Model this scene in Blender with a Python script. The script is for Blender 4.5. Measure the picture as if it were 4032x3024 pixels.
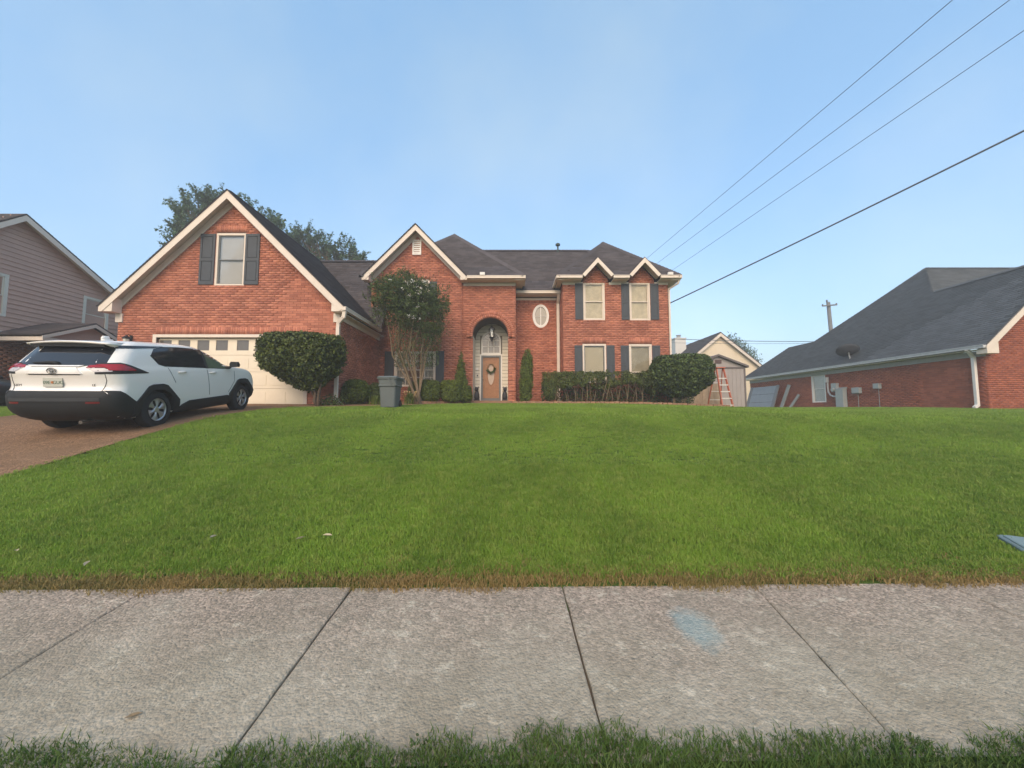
import bpy, bmesh, math, random
import numpy as np
from mathutils import Vector, Matrix
from mathutils.bvhtree import BVHTree
R = math.radians
random.seed(7); rng = np.random.default_rng(7)
for o in list(bpy.data.objects): bpy.data.objects.remove(o)
S = bpy.context.scene
C = S.collection

# ------------------------------------------------------------------ camera, sky, sun, exposure
CAMZ = 1.45; F = 1514.0; PITCH = R(4.1); HAZE = 0.0042
cam = bpy.data.cameras.new('camera'); cam.sensor_width = 36; cam.lens = 36 * F / 4032
cam.clip_start = 0.05; cam.clip_end = 2000
camo = bpy.data.objects.new('camera', cam); C.objects.link(camo)
camo.location = (0, 0, CAMZ); camo.rotation_euler = (R(90) + PITCH, 0, 0); S.camera = camo

SUN_EL, SUN_AZ = R(33), R(190)          # azimuth clockwise from +Y: the sun stands behind the camera
w = bpy.data.worlds.new('World'); S.world = w; w.use_nodes = True
nt = w.node_tree; nt.nodes.clear()
sky = nt.nodes.new('ShaderNodeTexSky'); sky.sky_type = 'NISHITA'; sky.sun_disc = False
sky.sun_elevation = SUN_EL; sky.sun_rotation = SUN_AZ; sky.altitude = 100
sky.air_density = 1.0; sky.dust_density = 1.2; sky.ozone_density = 1.0
bg = nt.nodes.new('ShaderNodeBackground'); bg.inputs['Strength'].default_value = 0.15
ow = nt.nodes.new('ShaderNodeOutputWorld')
hz = nt.nodes.new('ShaderNodeMix'); hz.data_type = 'RGBA'; hz.inputs['Factor'].default_value = 0.55
tcw = nt.nodes.new('ShaderNodeTexCoord'); cn = nt.nodes.new('ShaderNodeTexNoise'); cn.inputs['Scale'].default_value = 2.8; cn.inputs['Detail'].default_value = 5; cn.inputs['Roughness'].default_value = .5
nt.links.new(tcw.outputs['Generated'], cn.inputs['Vector'])
veil = nt.nodes.new('ShaderNodeMix'); veil.data_type = 'RGBA'; veil.inputs['A'].default_value = (0.80, 1.62, 2.50, 1); veil.inputs['B'].default_value = (1.42, 2.04, 2.42, 1)
vr = nt.nodes.new('ShaderNodeMapRange'); vr.inputs['From Min'].default_value = .35; vr.inputs['From Max'].default_value = .68
nt.links.new(cn.outputs['Fac'], vr.inputs['Value']); nt.links.new(vr.outputs['Result'], veil.inputs['Factor'])
nt.links.new(sky.outputs[0], hz.inputs['A']); nt.links.new(veil.outputs['Result'], hz.inputs['B'])   # thin even veil of high haze over the clear sky
nt.links.new(hz.outputs['Result'], bg.inputs['Color']); nt.links.new(bg.outputs[0], ow.inputs['Surface'])
sl = bpy.data.lights.new('sun', 'SUN'); sl.energy = 1.35; sl.angle = R(45); sl.color = (1.0, 0.76, 0.52)
so = bpy.data.objects.new('sun', sl); C.objects.link(so)
sd = Vector((math.sin(SUN_AZ) * math.cos(SUN_EL), math.cos(SUN_AZ) * math.cos(SUN_EL), math.sin(SUN_EL)))
so.rotation_euler = sd.to_track_quat('Z', 'Y').to_euler(); so.location = (0, -20, 30)
S.view_settings.view_transform = 'Standard'; S.view_settings.look = 'None'
S.view_settings.exposure = 1.32; S.view_settings.gamma = 1.0; S.view_settings.use_curve_mapping = False

# ------------------------------------------------------------------ materials
MATS = {}
def mat(name, col, rough=0.8, var=0.12, scale=6.0, bump=0.0, bscale=40.0, metal=0.0, spec=0.3, tone=None, coat=0.0, col2=None, transl=0.0):
    """principled material; var = noise variation of value; tone = strength of per piece variation towards col2"""
    if name in MATS: return MATS[name]
    m = bpy.data.materials.new(name); m.use_nodes = True; t = m.node_tree; N = t.nodes; L = t.links
    b = N['Principled BSDF']
    b.inputs['Roughness'].default_value = rough; b.inputs['Metallic'].default_value = metal
    b.inputs['Specular IOR Level'].default_value = spec; b.inputs['Coat Weight'].default_value = coat
    if coat: b.inputs['Coat Roughness'].default_value = 0.06
    geo = N.new('ShaderNodeNewGeometry')
    rgb = N.new('ShaderNodeRGB'); rgb.outputs[0].default_value = (*col, 1)
    out = rgb.outputs[0]
    if tone is not None:
        at = N.new('ShaderNodeAttribute'); at.attribute_name = 'tone'
        oi = N.new('ShaderNodeObjectInfo')
        ad = N.new('ShaderNodeMath'); ad.operation = 'ADD'; L.new(at.outputs['Fac'], ad.inputs[0]); L.new(oi.outputs['Random'], ad.inputs[1])
        fr = N.new('ShaderNodeMath'); fr.operation = 'FRACT'; L.new(ad.outputs[0], fr.inputs[0])
        mx = N.new('ShaderNodeMix'); mx.data_type = 'RGBA'
        pw = N.new('ShaderNodeMath'); pw.operation = 'MULTIPLY'; pw.inputs[1].default_value = tone; L.new(fr.outputs[0], pw.inputs[0])
        L.new(pw.outputs[0], mx.inputs['Factor']); L.new(out, mx.inputs['A']); mx.inputs['B'].default_value = (*(col2 or [c * 0.5 for c in col]), 1)
        out = mx.outputs['Result']
    if var:
        no = N.new('ShaderNodeTexNoise'); no.inputs['Scale'].default_value = scale; no.inputs['Detail'].default_value = 6; no.inputs['Roughness'].default_value = 0.65
        L.new(geo.outputs['Position'], no.inputs['Vector'])
        mr = N.new('ShaderNodeMapRange'); mr.inputs['From Min'].default_value = 0.25; mr.inputs['From Max'].default_value = 0.75
        mr.inputs['To Min'].default_value = 1 - var; mr.inputs['To Max'].default_value = 1 + var
        L.new(no.outputs['Fac'], mr.inputs['Value'])
        mm = N.new('ShaderNodeMix'); mm.data_type = 'RGBA'; mm.blend_type = 'MULTIPLY'; mm.inputs['Factor'].default_value = 1
        L.new(out, mm.inputs['A']); L.new(mr.outputs['Result'], mm.inputs['B']); out = mm.outputs['Result']
    L.new(out, b.inputs['Base Color'])
    if bump:
        n2 = N.new('ShaderNodeTexNoise'); n2.inputs['Scale'].default_value = bscale; n2.inputs['Detail'].default_value = 5
        L.new(geo.outputs['Position'], n2.inputs['Vector'])
        bp = N.new('ShaderNodeBump'); bp.inputs['Strength'].default_value = bump; bp.inputs['Distance'].default_value = 0.02
        L.new(n2.outputs['Fac'], bp.inputs['Height']); L.new(bp.outputs[0], b.inputs['Normal'])
    if transl:
        tr = N.new('ShaderNodeBsdfTranslucent'); L.new(out, tr.inputs['Color'])
        ms = N.new('ShaderNodeMixShader'); ms.inputs[0].default_value = transl
        L.new(b.outputs[0], ms.inputs[1]); L.new(tr.outputs[0], ms.inputs[2]); L.new(ms.outputs[0], N['Material Output'].inputs['Surface'])
    MATS[name] = m
    return m

def glass_mat(name, refl=0.12, tint=(0.95, 0.94, 0.91), k=0.25):
    if name in MATS: return MATS[name]
    m = bpy.data.materials.new(name); m.use_nodes = True; t = m.node_tree; N = t.nodes; L = t.links
    N.remove(N['Principled BSDF'])
    tr = N.new('ShaderNodeBsdfTransparent'); tr.inputs['Color'].default_value = (*tint, 1)
    gl = N.new('ShaderNodeBsdfGlossy'); gl.inputs['Roughness'].default_value = 0.03
    lw = N.new('ShaderNodeLayerWeight'); lw.inputs['Blend'].default_value = 0.35
    ad = N.new('ShaderNodeMath'); ad.operation = 'MULTIPLY_ADD'; ad.inputs[1].default_value = k; ad.inputs[2].default_value = refl
    ad.use_clamp = True; L.new(lw.outputs['Fresnel'], ad.inputs[0])
    ms = N.new('ShaderNodeMixShader'); L.new(ad.outputs[0], ms.inputs[0]); L.new(tr.outputs[0], ms.inputs[1]); L.new(gl.outputs[0], ms.inputs[2])
    L.new(ms.outputs[0], N['Material Output'].inputs['Surface'])
    MATS[name] = m
    return m

M_BRICK = mat('brick', (0.54, 0.210, 0.128), 0.85, 0.24, 1.5, 0.35, 55, tone=0.9, col2=(0.33, 0.112, 0.070))
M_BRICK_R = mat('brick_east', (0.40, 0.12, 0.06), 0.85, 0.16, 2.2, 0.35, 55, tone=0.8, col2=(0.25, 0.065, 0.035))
M_BRICK_L = mat('brick_west', (0.38, 0.15, 0.075), 0.85, 0.16, 2.2, 0.35, 55, tone=0.8, col2=(0.22, 0.075, 0.04))
M_MORTAR = mat('mortar', (0.28, 0.14, 0.10), 0.95, 0.2, 5, 0.3, 60)
M_SHINGLE = mat('shingle', (0.098, 0.086, 0.088), 0.92, 0.25, 1.3, 0.5, 90, tone=0.8, col2=(0.055, 0.048, 0.050), spec=0.15)
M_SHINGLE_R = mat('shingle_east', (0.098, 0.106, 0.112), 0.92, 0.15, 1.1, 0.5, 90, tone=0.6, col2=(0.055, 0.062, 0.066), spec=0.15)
M_SHINGLE_L = mat('shingle_west', (0.10, 0.085, 0.085), 0.92, 0.2, 1.1, 0.4, 90, tone=0.7, col2=(0.06, 0.05, 0.05), spec=0.15)
M_TRIM = mat('cream_paint', (0.70, 0.60, 0.50), 0.6, 0.06, 3, 0.05, 30)
M_TRIM2 = mat('white_paint', (0.74, 0.70, 0.65), 0.5, 0.05, 3)
M_GDOOR = mat('garage_cream', (0.76, 0.66, 0.51), 0.55, 0.05, 2)
M_SHUT = mat('shutter_grey', (0.06, 0.066, 0.074), 0.6, 0.08, 5)
M_GLASS = glass_mat('window_glass', 0.015)
M_BLIND = mat('blind', (0.62, 0.55, 0.42), 0.7, 0.07, 3)
M_SHADE = mat('roller_shade', (0.42, 0.40, 0.37), 0.8, 0.05, 2)
M_DARK = mat('dark_interior', (0.02, 0.02, 0.02), 0.9, 0)
M_SIDING_P = mat('porch_siding', (0.66, 0.60, 0.50), 0.6, 0.05, 4)
M_WOOD = mat('door_wood', (0.42, 0.235, 0.13), 0.5, 0.2, 9)
M_STORM = mat('storm_frame', (0.14, 0.15, 0.15), 0.4, 0.05)
M_METAL = mat('black_metal', (0.02, 0.02, 0.022), 0.45, 0.1)
M_STATUE = mat('statue_stone', (0.035, 0.035, 0.04), 0.5, 0.3, 12)
M_SIDE_L = mat('mauve_siding', (0.50, 0.315, 0.245), 0.75, 0.08, 2, 0.1, 30)
M_YELLOW = mat('yellow_siding', (0.74, 0.62, 0.45), 0.7, 0.05, 2)
M_SHED = mat('shed_panel', (0.34, 0.30, 0.28), 0.75, 0.07, 2)
M_SHEDT = mat('shed_trim', (0.14, 0.12, 0.115), 0.75, 0.07, 2)
M_FENCE = mat('fence_wood', (0.40, 0.30, 0.20), 0.85, 0.2, 5, tone=0.6, col2=(0.26, 0.19, 0.13))
M_SOIL = mat('mulch', (0.075, 0.045, 0.03), 0.95, 0.5, 14, 0.8, 40)
M_EDGE = mat('edging_brick', (0.34, 0.19, 0.11), 0.9, 0.25, 12, 0.4, 50, tone=0.6, col2=(0.2, 0.12, 0.08))
M_BIN = mat('bin_plastic', (0.115, 0.13, 0.125), 0.55, 0.08, 4)
M_BARK = mat('smooth_bark', (0.185, 0.135, 0.085), 0.85, 0.35, 14, 0.3, 40)
M_BARK2 = mat('rough_bark', (0.12, 0.085, 0.06), 0.9, 0.35, 10, 0.5, 30)
M_TWIG = mat('hedge_twig', (0.20, 0.15, 0.085), 0.9, 0.3, 14)
M_LEAF = mat('leaf_green', (0.155, 0.19, 0.040), 0.55, 0.3, 5, tone=1.0, col2=(0.026, 0.040, 0.010), transl=0.25, spec=0.35)
M_LEAF_Y = mat('leaf_bright', (0.185, 0.235, 0.034), 0.6, 0.3, 5, tone=1.0, col2=(0.04, 0.062, 0.010), transl=0.25)
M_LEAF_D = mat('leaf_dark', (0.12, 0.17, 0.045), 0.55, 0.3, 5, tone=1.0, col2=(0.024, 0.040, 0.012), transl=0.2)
M_LEAF_T = mat('leaf_tree', (0.13, 0.21, 0.10), 0.55, 0.25, 0.5, tone=1.0, col2=(0.045, 0.08, 0.042), transl=0.35)
M_FLOWER = mat('blossom', (0.7, 0.66, 0.62), 0.7, 0.05)
M_BLADE = mat('strap_leaf', (0.20, 0.24, 0.055), 0.6, 0.2, 5, tone=1.0, col2=(0.10, 0.15, 0.03), transl=0.3)

# ------------------------------------------------------------------ helpers
WM = {}
def tag(o, label=None, cat=None, group=None, kind=None):
    if label: o['label'] = label
    if cat: o['category'] = cat
    if group: o['group'] = group
    if kind: o['kind'] = kind
    return o
def attach(o, parent, world=None):
    if world is not None: o.matrix_world = world
    WM[o.name] = world if world is not None else Matrix()
    if parent is not None:
        o.parent = parent
        if parent.name in WM: o.matrix_parent_inverse = WM[parent.name].inverted()
def thing(name, label, cat, loc, group=None, mw=None):
    o = bpy.data.objects.new(name, None); C.objects.link(o); o.empty_display_size = 0.2
    if mw is not None: o.matrix_world = mw; WM[o.name] = mw
    else: o.location = loc; WM[o.name] = Matrix.Translation(loc)
    return tag(o, label, cat, group)
class MB:
    def __init__(s): s.v = []; s.f = []; s.tone = None
    def add(s, vs, fs):
        n = len(s.v); s.v.extend([tuple(v) for v in vs]); s.f.extend([tuple(i + n for i in f) for f in fs]); return s
    def box(s, x0, x1, y0, y1, z0, z1):
        return s.add([(x0,y0,z0),(x1,y0,z0),(x1,y1,z0),(x0,y1,z0),(x0,y0,z1),(x1,y0,z1),(x1,y1,z1),(x0,y1,z1)],
                     [(0,3,2,1),(4,5,6,7),(0,1,5,4),(1,2,6,5),(2,3,7,6),(3,0,4,7)])
    def prism(s, pts, vec):
        """planar polygon (3-D points) swept by vec"""
        n = len(pts); vec = Vector(vec); a = [Vector(p) for p in pts]
        nrm = Vector((0,0,0))
        for i in range(n): nrm += a[i].cross(a[(i+1) % n])
        if nrm.dot(vec) > 0: a.reverse()
        vs = a + [p + vec for p in a]
        fs = [tuple(range(n)), tuple(reversed(range(n, 2*n)))] + [(i, i+n, (i+1) % n + n, (i+1) % n) for i in range(n)]
        return s.add(vs, fs)
    def bar(s, p, q, wx, wz, up=(0,0,1)):
        p, q = Vector(p), Vector(q); d = (q-p).normalized(); u = Vector(up)
        if abs(d.dot(u)) > 0.98: u = Vector((0,1,0))
        sx = d.cross(u).normalized() * wx/2; sz = sx.cross(d).normalized() * wz/2
        vs = [p-sx-sz, p+sx-sz, p+sx+sz, p-sx+sz, q-sx-sz, q+sx-sz, q+sx+sz, q-sx+sz]
        return s.add(vs, [(0,1,2,3),(7,6,5,4),(0,4,5,1),(1,5,6,2),(2,6,7,3),(3,7,4,0)])
    def tube(s, pts, rad, n=8, cap=True):
        pts = [Vector(p) for p in pts]; k = len(pts)
        if not hasattr(rad, '__len__'): rad = [rad]*k
        vs = []; pu = None
        for i, p in enumerate(pts):
            d = (pts[min(i+1,k-1)] - pts[max(i-1,0)]).normalized()
            if pu is None: pu = d.orthogonal().normalized()
            else: pu = (pu - d*pu.dot(d)).normalized()
            w_ = d.cross(pu)
            for j in range(n):
                a = 2*math.pi*j/n; vs.append(p + (pu*math.cos(a) + w_*math.sin(a))*rad[i])
        fs = [(i*n+j, i*n+(j+1)%n, (i+1)*n+(j+1)%n, (i+1)*n+j) for i in range(k-1) for j in range(n)]
        if cap: fs += [tuple(reversed(range(n))), tuple(range((k-1)*n, k*n))]
        return s.add(vs, fs)
    def lathe(s, prof, c=(0,0,0), axis='z', n=24, cap=True):
        vs = []
        for r, h in prof:
            for j in range(n):
                a = 2*math.pi*j/n; x, y = r*math.cos(a), r*math.sin(a)
                vs.append((c[0]+x, c[1]+y, c[2]+h) if axis == 'z' else ((c[0]+h, c[1]+x, c[2]+y) if axis == 'x' else (c[0]+y, c[1]+h, c[2]+x)))
        k = len(prof)
        fs = [(i*n+j, i*n+(j+1)%n, (i+1)*n+(j+1)%n, (i+1)*n+j) for i in range(k-1) for j in range(n)]
        if cap: fs += [tuple(reversed(range(n))), tuple(range((k-1)*n, k*n))]
        return s.add(vs, fs)
    def build(s, name, m, parent=None, smooth=False, kind=None, local=False, label=None, norm=True):
        me = bpy.data.meshes.new(name); me.from_pydata([tuple(v) for v in s.v], [], s.f); me.update()
        me.materials.append(m)
        if norm:
            b = bmesh.new(); b.from_mesh(me); bmesh.ops.recalc_face_normals(b, faces=b.faces); b.to_mesh(me); b.free()
        if smooth: me.shade_smooth()
        o = bpy.data.objects.new(name, me); C.objects.link(o)
        if local: o.parent = parent
        else: attach(o, parent)
        if kind: o['kind'] = kind
        if label: o['label'] = label
        return o
def np_mesh(name, verts, quads, m, parent=None, tone=None, kind=None, smooth=False, sides=4):
    me = bpy.data.meshes.new(name); nv = len(verts); nf = len(quads)
    me.vertices.add(nv); me.vertices.foreach_set('co', np.asarray(verts, dtype=np.float32).ravel())
    me.loops.add(nf*sides); me.loops.foreach_set('vertex_index', np.asarray(quads, dtype=np.int32).ravel())
    me.polygons.add(nf); me.polygons.foreach_set('loop_start', np.arange(nf, dtype=np.int32)*sides)
    me.polygons.foreach_set('loop_total', np.full(nf, sides, dtype=np.int32))
    me.update(calc_edges=True)
    if tone is not None:
        a = me.attributes.new('tone', 'FLOAT', 'FACE'); a.data.foreach_set('value', np.asarray(tone, dtype=np.float32))
    me.materials.append(m)
    if smooth: me.shade_smooth()
    o = bpy.data.objects.new(name, me); C.objects.link(o); attach(o, parent)
    if kind: o['kind'] = kind
    return o
def P(u, v, Y):
    """point of the place seen at photograph pixel (u, v) and lying Y metres ahead of the camera"""
    a = (u-2016)/F; b = (1512-v)/F; d = math.cos(PITCH) - b*math.sin(PITCH)
    return Vector((a/d*Y, Y, (math.sin(PITCH) + b*math.cos(PITCH))/d*Y + CAMZ))

# ---- scan intervals of a polygon at height y
def spans(poly, y):
    xs = []; n = len(poly)
    for i in range(n):
        (x0, y0), (x1, y1) = poly[i], poly[(i+1) % n]
        if (y0 <= y) != (y1 <= y): xs.append(x0 + (y-y0)*(x1-x0)/(y1-y0))
    xs.sort(); return [(xs[i], xs[i+1]) for i in range(0, len(xs)-1, 2)]
def minus(iv, cut):
    out = []
    for a, b in iv:
        segs = [(a, b)]
        for c, d in cut:
            ns = []
            for s, e in segs:
                if d <= s or c >= e: ns.append((s, e)); continue
                if c > s: ns.append((s, c))
                if d < e: ns.append((d, e))
            segs = ns
        out += segs
    return out
def arc(cx, cz, rx, rz, a0, a1, n=24): return [(cx+rx*math.cos(R(a0+(a1-a0)*i/n)), cz+rz*math.sin(R(a0+(a1-a0)*i/n))) for i in range(n+1)]
def rect(x0, x1, z0, z1): return [(x0,z0),(x1,z0),(x1,z1),(x0,z1)]

class Wall:
    """brick wall system of one house: real bricks over a recessed mortar sheet"""
    BL, BH, J = 0.245, 0.072, 0.010
    def __init__(s): s.b = []; s.mv = []; s.mf = []
    def brick(s, O, U, N, x0, x1, z0, z1, full, W=None, proud=0.0):
        s.b.append((O, U, N, x0, x1, z0, z1, full, W or Vector((0,0,1)), proud))
    def wall(s, O, U, N, poly, holes=(), soldiers=()):
        O, U, N = Vector(O), Vector(U), Vector(N); CO = s.BH + s.J; step = s.BL + s.J
        cuts = list(holes) + [rect(*q) for q in soldiers]
        z0 = min(p[1] for p in poly); z1 = max(p[1] for p in poly); k = 0; z = z0
        while z < z1:
            zm = z + CO/2
            base = spans(poly, zm)
            mor = minus(base, [i for h in holes for i in spans(h, zm)])
            for a, b in mor:
                n = len(s.mv); e = O - N*0.014
                s.mv += [e+U*a+Vector((0,0,z)), e+U*b+Vector((0,0,z)), e+U*b+Vector((0,0,z+CO)), e+U*a+Vector((0,0,z+CO))]; s.mf.append((n,n+1,n+2,n+3))
            for a, b in minus(base, [i for h in cuts for i in spans(h, zm)]):
                i = math.floor(a/step) - 1
                off = (0.5 if k % 2 else 0.0)*step + random.uniform(-.006, .006)
                while True:
                    x = i*step + off; i += 1
                    if x > b: break
                    xa, xb = max(x, a), min(x+s.BL, b)
                    if xb - xa < 0.02: continue
                    s.brick(O, U, N, xa, xb, z+s.J/2, z+s.J/2+s.BH, (xb-xa) > s.BL-.003)
            z += CO; k += 1
        for q in soldiers: s.soldier(O, U, N, *q)
    def soldier(s, O, U, N, x0, x1, z0, z1):
        n = max(1, round((x1-x0)/(s.BH+s.J))); p = (x1-x0)/n
        for i in range(n): s.brick(O, U, N, x0+i*p+s.J/2, x0+(i+1)*p-s.J/2, z0+.004, z1-.004, False, proud=0.004)
    def emit(s, parent, m, nind=300):
        wall = np_mesh('wall', s.mv, s.mf, M_MORTAR, parent)
        D = 0.075
        def world(t):
            O, U, N, x0, x1, z0, z1, full, W, pr = t; return O + U*((x0+x1)/2) + W*((z0+z1)/2) + N*(pr - D/2)
        sc = []
        cp = Vector((0,0,CAMZ))
        for i, t in enumerate(s.b):
            if not t[7]: continue
            c = world(t); v = cp - c; d = v.length
            if c.y <= 0: continue
            sc.append((-max(0, v.dot(t[2])/d)/(d*d), i))
        sc.sort(); ind = set(i for q, i in sc[:nind] if q < 0)
        bm = MB().box(-s.BL/2, s.BL/2, -D/2, D/2, -s.BH/2, s.BH/2)
        me = None
        V = []; Q = []; T = []
        for i, t in enumerate(s.b):
            O, U, N, x0, x1, z0, z1, full, W, pr = t; pr += random.uniform(-.0025, .0025)
            c = O + U*((x0+x1)/2) + W*((z0+z1)/2) + N*(pr - D/2)
            if i in ind:
                if me is None: o = bm.build('brick', m); me = o.data; C.objects.unlink(o); first = o; C.objects.link(first)
                else: o = bpy.data.objects.new('brick', me); C.objects.link(o)
                mw = Matrix(((U.x, -N.x, W.x, c.x), (U.y, -N.y, W.y, c.y), (U.z, -N.z, W.z, c.z), (0,0,0,1)))
                attach(o, wall, mw); continue
            hx, hz = U*((x1-x0)/2), W*((z1-z0)/2); f = N*(D/2); n = len(V)
            for sx, sz, sf in ((-1,-1,1),(1,-1,1),(1,1,1),(-1,1,1),(-1,-1,-1),(1,-1,-1),(1,1,-1),(-1,1,-1)): V.append(c + hx*sx + hz*sz + f*sf)
            Q += [(n,n+1,n+2,n+3),(n,n+4,n+5,n+1),(n+1,n+5,n+6,n+2),(n+2,n+6,n+7,n+3),(n+3,n+7,n+4,n)]; T += [random.random()]*5
        if V: np_mesh('brick_field', V, Q, m, wall, T, 'stuff')
        return wall

class Roof:
    EXP, TW = 0.145, 0.33
    def __init__(s): s.t = []; s.deck = MB()
    def plane(s, pts, thick=0.03, shingles=True):
        pts = [Vector(p) for p in pts]
        n = Vector((0,0,0))
        for i in range(len(pts)): n += pts[i].cross(pts[(i+1) % len(pts)])
        n.normalize()
        if n.z < 0: n = -n
        s.deck.prism([p - n*0.006 for p in pts], -n*thick)
        if not shingles: return
        U = Vector((0,0,1)).cross(n).normalized(); W = n.cross(U).normalized(); O = pts[0]
        if W.z < 0: W = -W
        poly = [((p-O).dot(U), (p-O).dot(W)) for p in pts]
        y = min(q[1] for q in poly) - 0.01; y1 = max(q[1] for q in poly); k = 0; ytop = y1
        while y < y1-.03:
            ym = min(max(y + s.EXP/2, min(q[1] for q in poly)+1e-3), y1-1e-3)
            off = random.uniform(0, s.TW)
            for a, b in spans(poly, ym):
                i = math.floor((a-off)/s.TW)
                while True:
                    x = i*s.TW + off; i += 1
                    if x > b: break
                    xa, xb = max(x, a), min(x+s.TW-.006, b)
                    if xb-xa < .02: continue
                    s.t.append((O, U, W, n, xa, xb, y, (xb-xa) > s.TW-.008 and y+s.EXP+.01 < ytop, min(s.EXP+.01, ytop-y)))
            y += s.EXP; k += 1
    def emit(s, parent, m, nind=300):
        roof = s.deck.build('roof', m, parent)
        cp = Vector((0,0,CAMZ)); sc = []
        for i, t in enumerate(s.t):
            if not t[7]: continue
            c = t[0] + t[1]*t[4] + t[2]*t[6]; v = cp-c; d = v.length
            ux = 2016 + F*c.x/max(c.y, .1)
            if not (0 < ux < 4032): continue
            sc.append((-max(0, v.dot(t[3])/d)/(d*d), i))
        sc.sort(); ind = set(i for q, i in sc[:nind] if q < 0)
        V = []; Q = []; T = []; me = None; h = 0.013
        for i, (O, U, W, n, xa, xb, y, full, el) in enumerate(s.t):
            hh = h + random.uniform(-.003, .004)
            if i in ind:
                if me is None:
                    b = MB(); w_ = (s.TW-.006)/2; e = s.EXP+.01
                    b.add([(-w_,0,h),(w_,0,h),(w_,e,.002),(-w_,e,.002),(-w_,0,-.002),(w_,0,-.002)], [(0,1,2,3),(4,5,1,0),(1,5,2),(0,3,4)])
                    o = b.build('shingle', m, norm=False); me = o.data
                else: o = bpy.data.objects.new('shingle', me); C.objects.link(o)
                c = O + U*((xa+xb)/2) + W*y + n*random.uniform(-.001, .003)
                attach(o, roof, Matrix(((U.x,W.x,n.x,c.x),(U.y,W.y,n.y,c.y),(U.z,W.z,n.z,c.z),(0,0,0,1)))); continue
            k = len(V); a = O + U*xa + W*y; b = O + U*xb + W*y; e = W*el
            V += [a+n*hh, b+n*hh, b+e+n*.002, a+e+n*.002, a-n*.002, b-n*.002]
            Q += [(k,k+1,k+2,k+3),(k+4,k+5,k+1,k)]; T += [random.random()]*2
        if V: np_mesh('shingle_field', V, Q, m, roof, T, 'stuff')
        return roof

def pt(O, U, N, x, z, d): return Vector(O) + Vector(U)*x + Vector((0,0,z)) + Vector(N)*d
def wbox(mb, O, U, N, x0, x1, z0, z1, d0, d1):
    c = [pt(O,U,N,x,z,d) for d in (d1,d0) for x,z in ((x0,z0),(x1,z0),(x1,z1),(x0,z1))]
    mb.add(c, [(0,1,2,3),(7,6,5,4),(0,4,5,1),(1,5,6,2),(2,6,7,3),(3,7,4,0)]); return mb
def window(par, O, U, N, x0, x1, z0, z1, style='blind', casing=0.075, trim=None, label=None, rail=0.5):
    trim = trim or M_TRIM
    f = MB(); c = casing; a = (O,U,N)
    wbox(f,*a, x0,x0+c,z0,z1,-.08,-.012); wbox(f,*a, x1-c,x1,z0,z1,-.08,-.012)
    wbox(f,*a, x0+c,x1-c,z1-c,z1,-.08,-.012); wbox(f,*a, x0+c,x1-c,z0,z0+c*.7,-.08,-.004)
    fr = f.build('window', trim, par, label=label)
    X0, X1, Z0, Z1 = x0+c, x1-c, z0+c*.7, z1-c; zm = Z0 + (Z1-Z0)*rail
    s = MB(); t = .038
    for za, zb, d in ((Z0, zm+.02, -.075), (zm-.02, Z1, -.055)):
        wbox(s,*a, X0,X0+t,za,zb,d-.02,d+.01); wbox(s,*a, X1-t,X1,za,zb,d-.02,d+.01)
        wbox(s,*a, X0+t,X1-t,za,za+.035,d-.02,d+.01); wbox(s,*a, X0+t,X1-t,zb-.035,zb,d-.02,d+.01)
    s.build('sash', M_STORM if style in ('blind','shade') else trim, fr)
    for za, zb, d in ((Z0+.03, zm-.01, -.078), (zm+.01, Z1-.03, -.058)):
        p = MB(); wbox(p,*a, X0+t-.004,X1-t+.004,za,zb,d-.004,d+.002); p.build('pane', M_GLASS, fr)
    if style == 'grid':
        g = MB()
        for i in range(1,4): x = X0+(X1-X0)*i/4; wbox(g,*a, x-.014,x+.014,Z0+.03,Z1-.03,-.085,-.052)
        for i in range(1,4):
            if i == 2: continue
            z = Z0+(Z1-Z0)*i/4; wbox(g,*a, X0+t,X1-t,z-.014,z+.014,-.084,-.053)
        g.build('muntin', trim, fr)
        cu = MB()                                                         # curtains hanging inside
        for xs, xe in ((X0, X0+(X1-X0)*.30), (X1-(X1-X0)*.36, X1)):
            n = 14
            vs = []
            for i in range(n+1):
                x = xs+(xe-xs)*i/n; d = -.2 + .025*math.sin(i*1.9)
                vs += [pt(O,U,N,x,Z0,d), pt(O,U,N,x,Z1,d)]
            cu.add(vs, [(2*i,2*i+2,2*i+3,2*i+1) for i in range(n)])
        cu.build('curtain', M_SHADE, fr)
    elif style == 'blind':
        b = MB(); z = Z0+.02
        while z < Z1:
            b.add([pt(O,U,N,X0+.01,z,-.115),pt(O,U,N,X1-.01,z,-.115),pt(O,U,N,X1-.01,z+.047,-.100),pt(O,U,N,X0+.01,z+.047,-.100)],[(0,1,2,3)]); z += .045
        b.build('blind', M_BLIND, fr, norm=False)
    elif style == 'shade':
        b = MB(); wbox(b,*a, X0+.01,X1-.01,Z0,Z1,-.125,-.11); b.build('shade', M_SHADE, fr)
    return fr
def shutter(par, O, U, N, x0, x1, z0, z1):
    s = MB(); a = (O,U,N); st = .065; d = .035
    wbox(s,*a, x0,x1,z0,z1,.002,.016)
    wbox(s,*a, x0,x0+st,z0,z1,.016,d); wbox(s,*a, x1-st,x1,z0,z1,.016,d)
    zm = z0+(z1-z0)*.49
    for za, zb in ((z0,z0+.12),(zm-.05,zm+.05),(z1-.09,z1)): wbox(s,*a, x0+st,x1-st,za,zb,.016,d)
    for za, zb in ((z0+.15,zm-.08),(zm+.08,z1-.12)): wbox(s,*a, x0+st+.03,x1-st-.03,za,zb,.016,.030)
    return s.build('shutter', M_SHUT, par)

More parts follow.
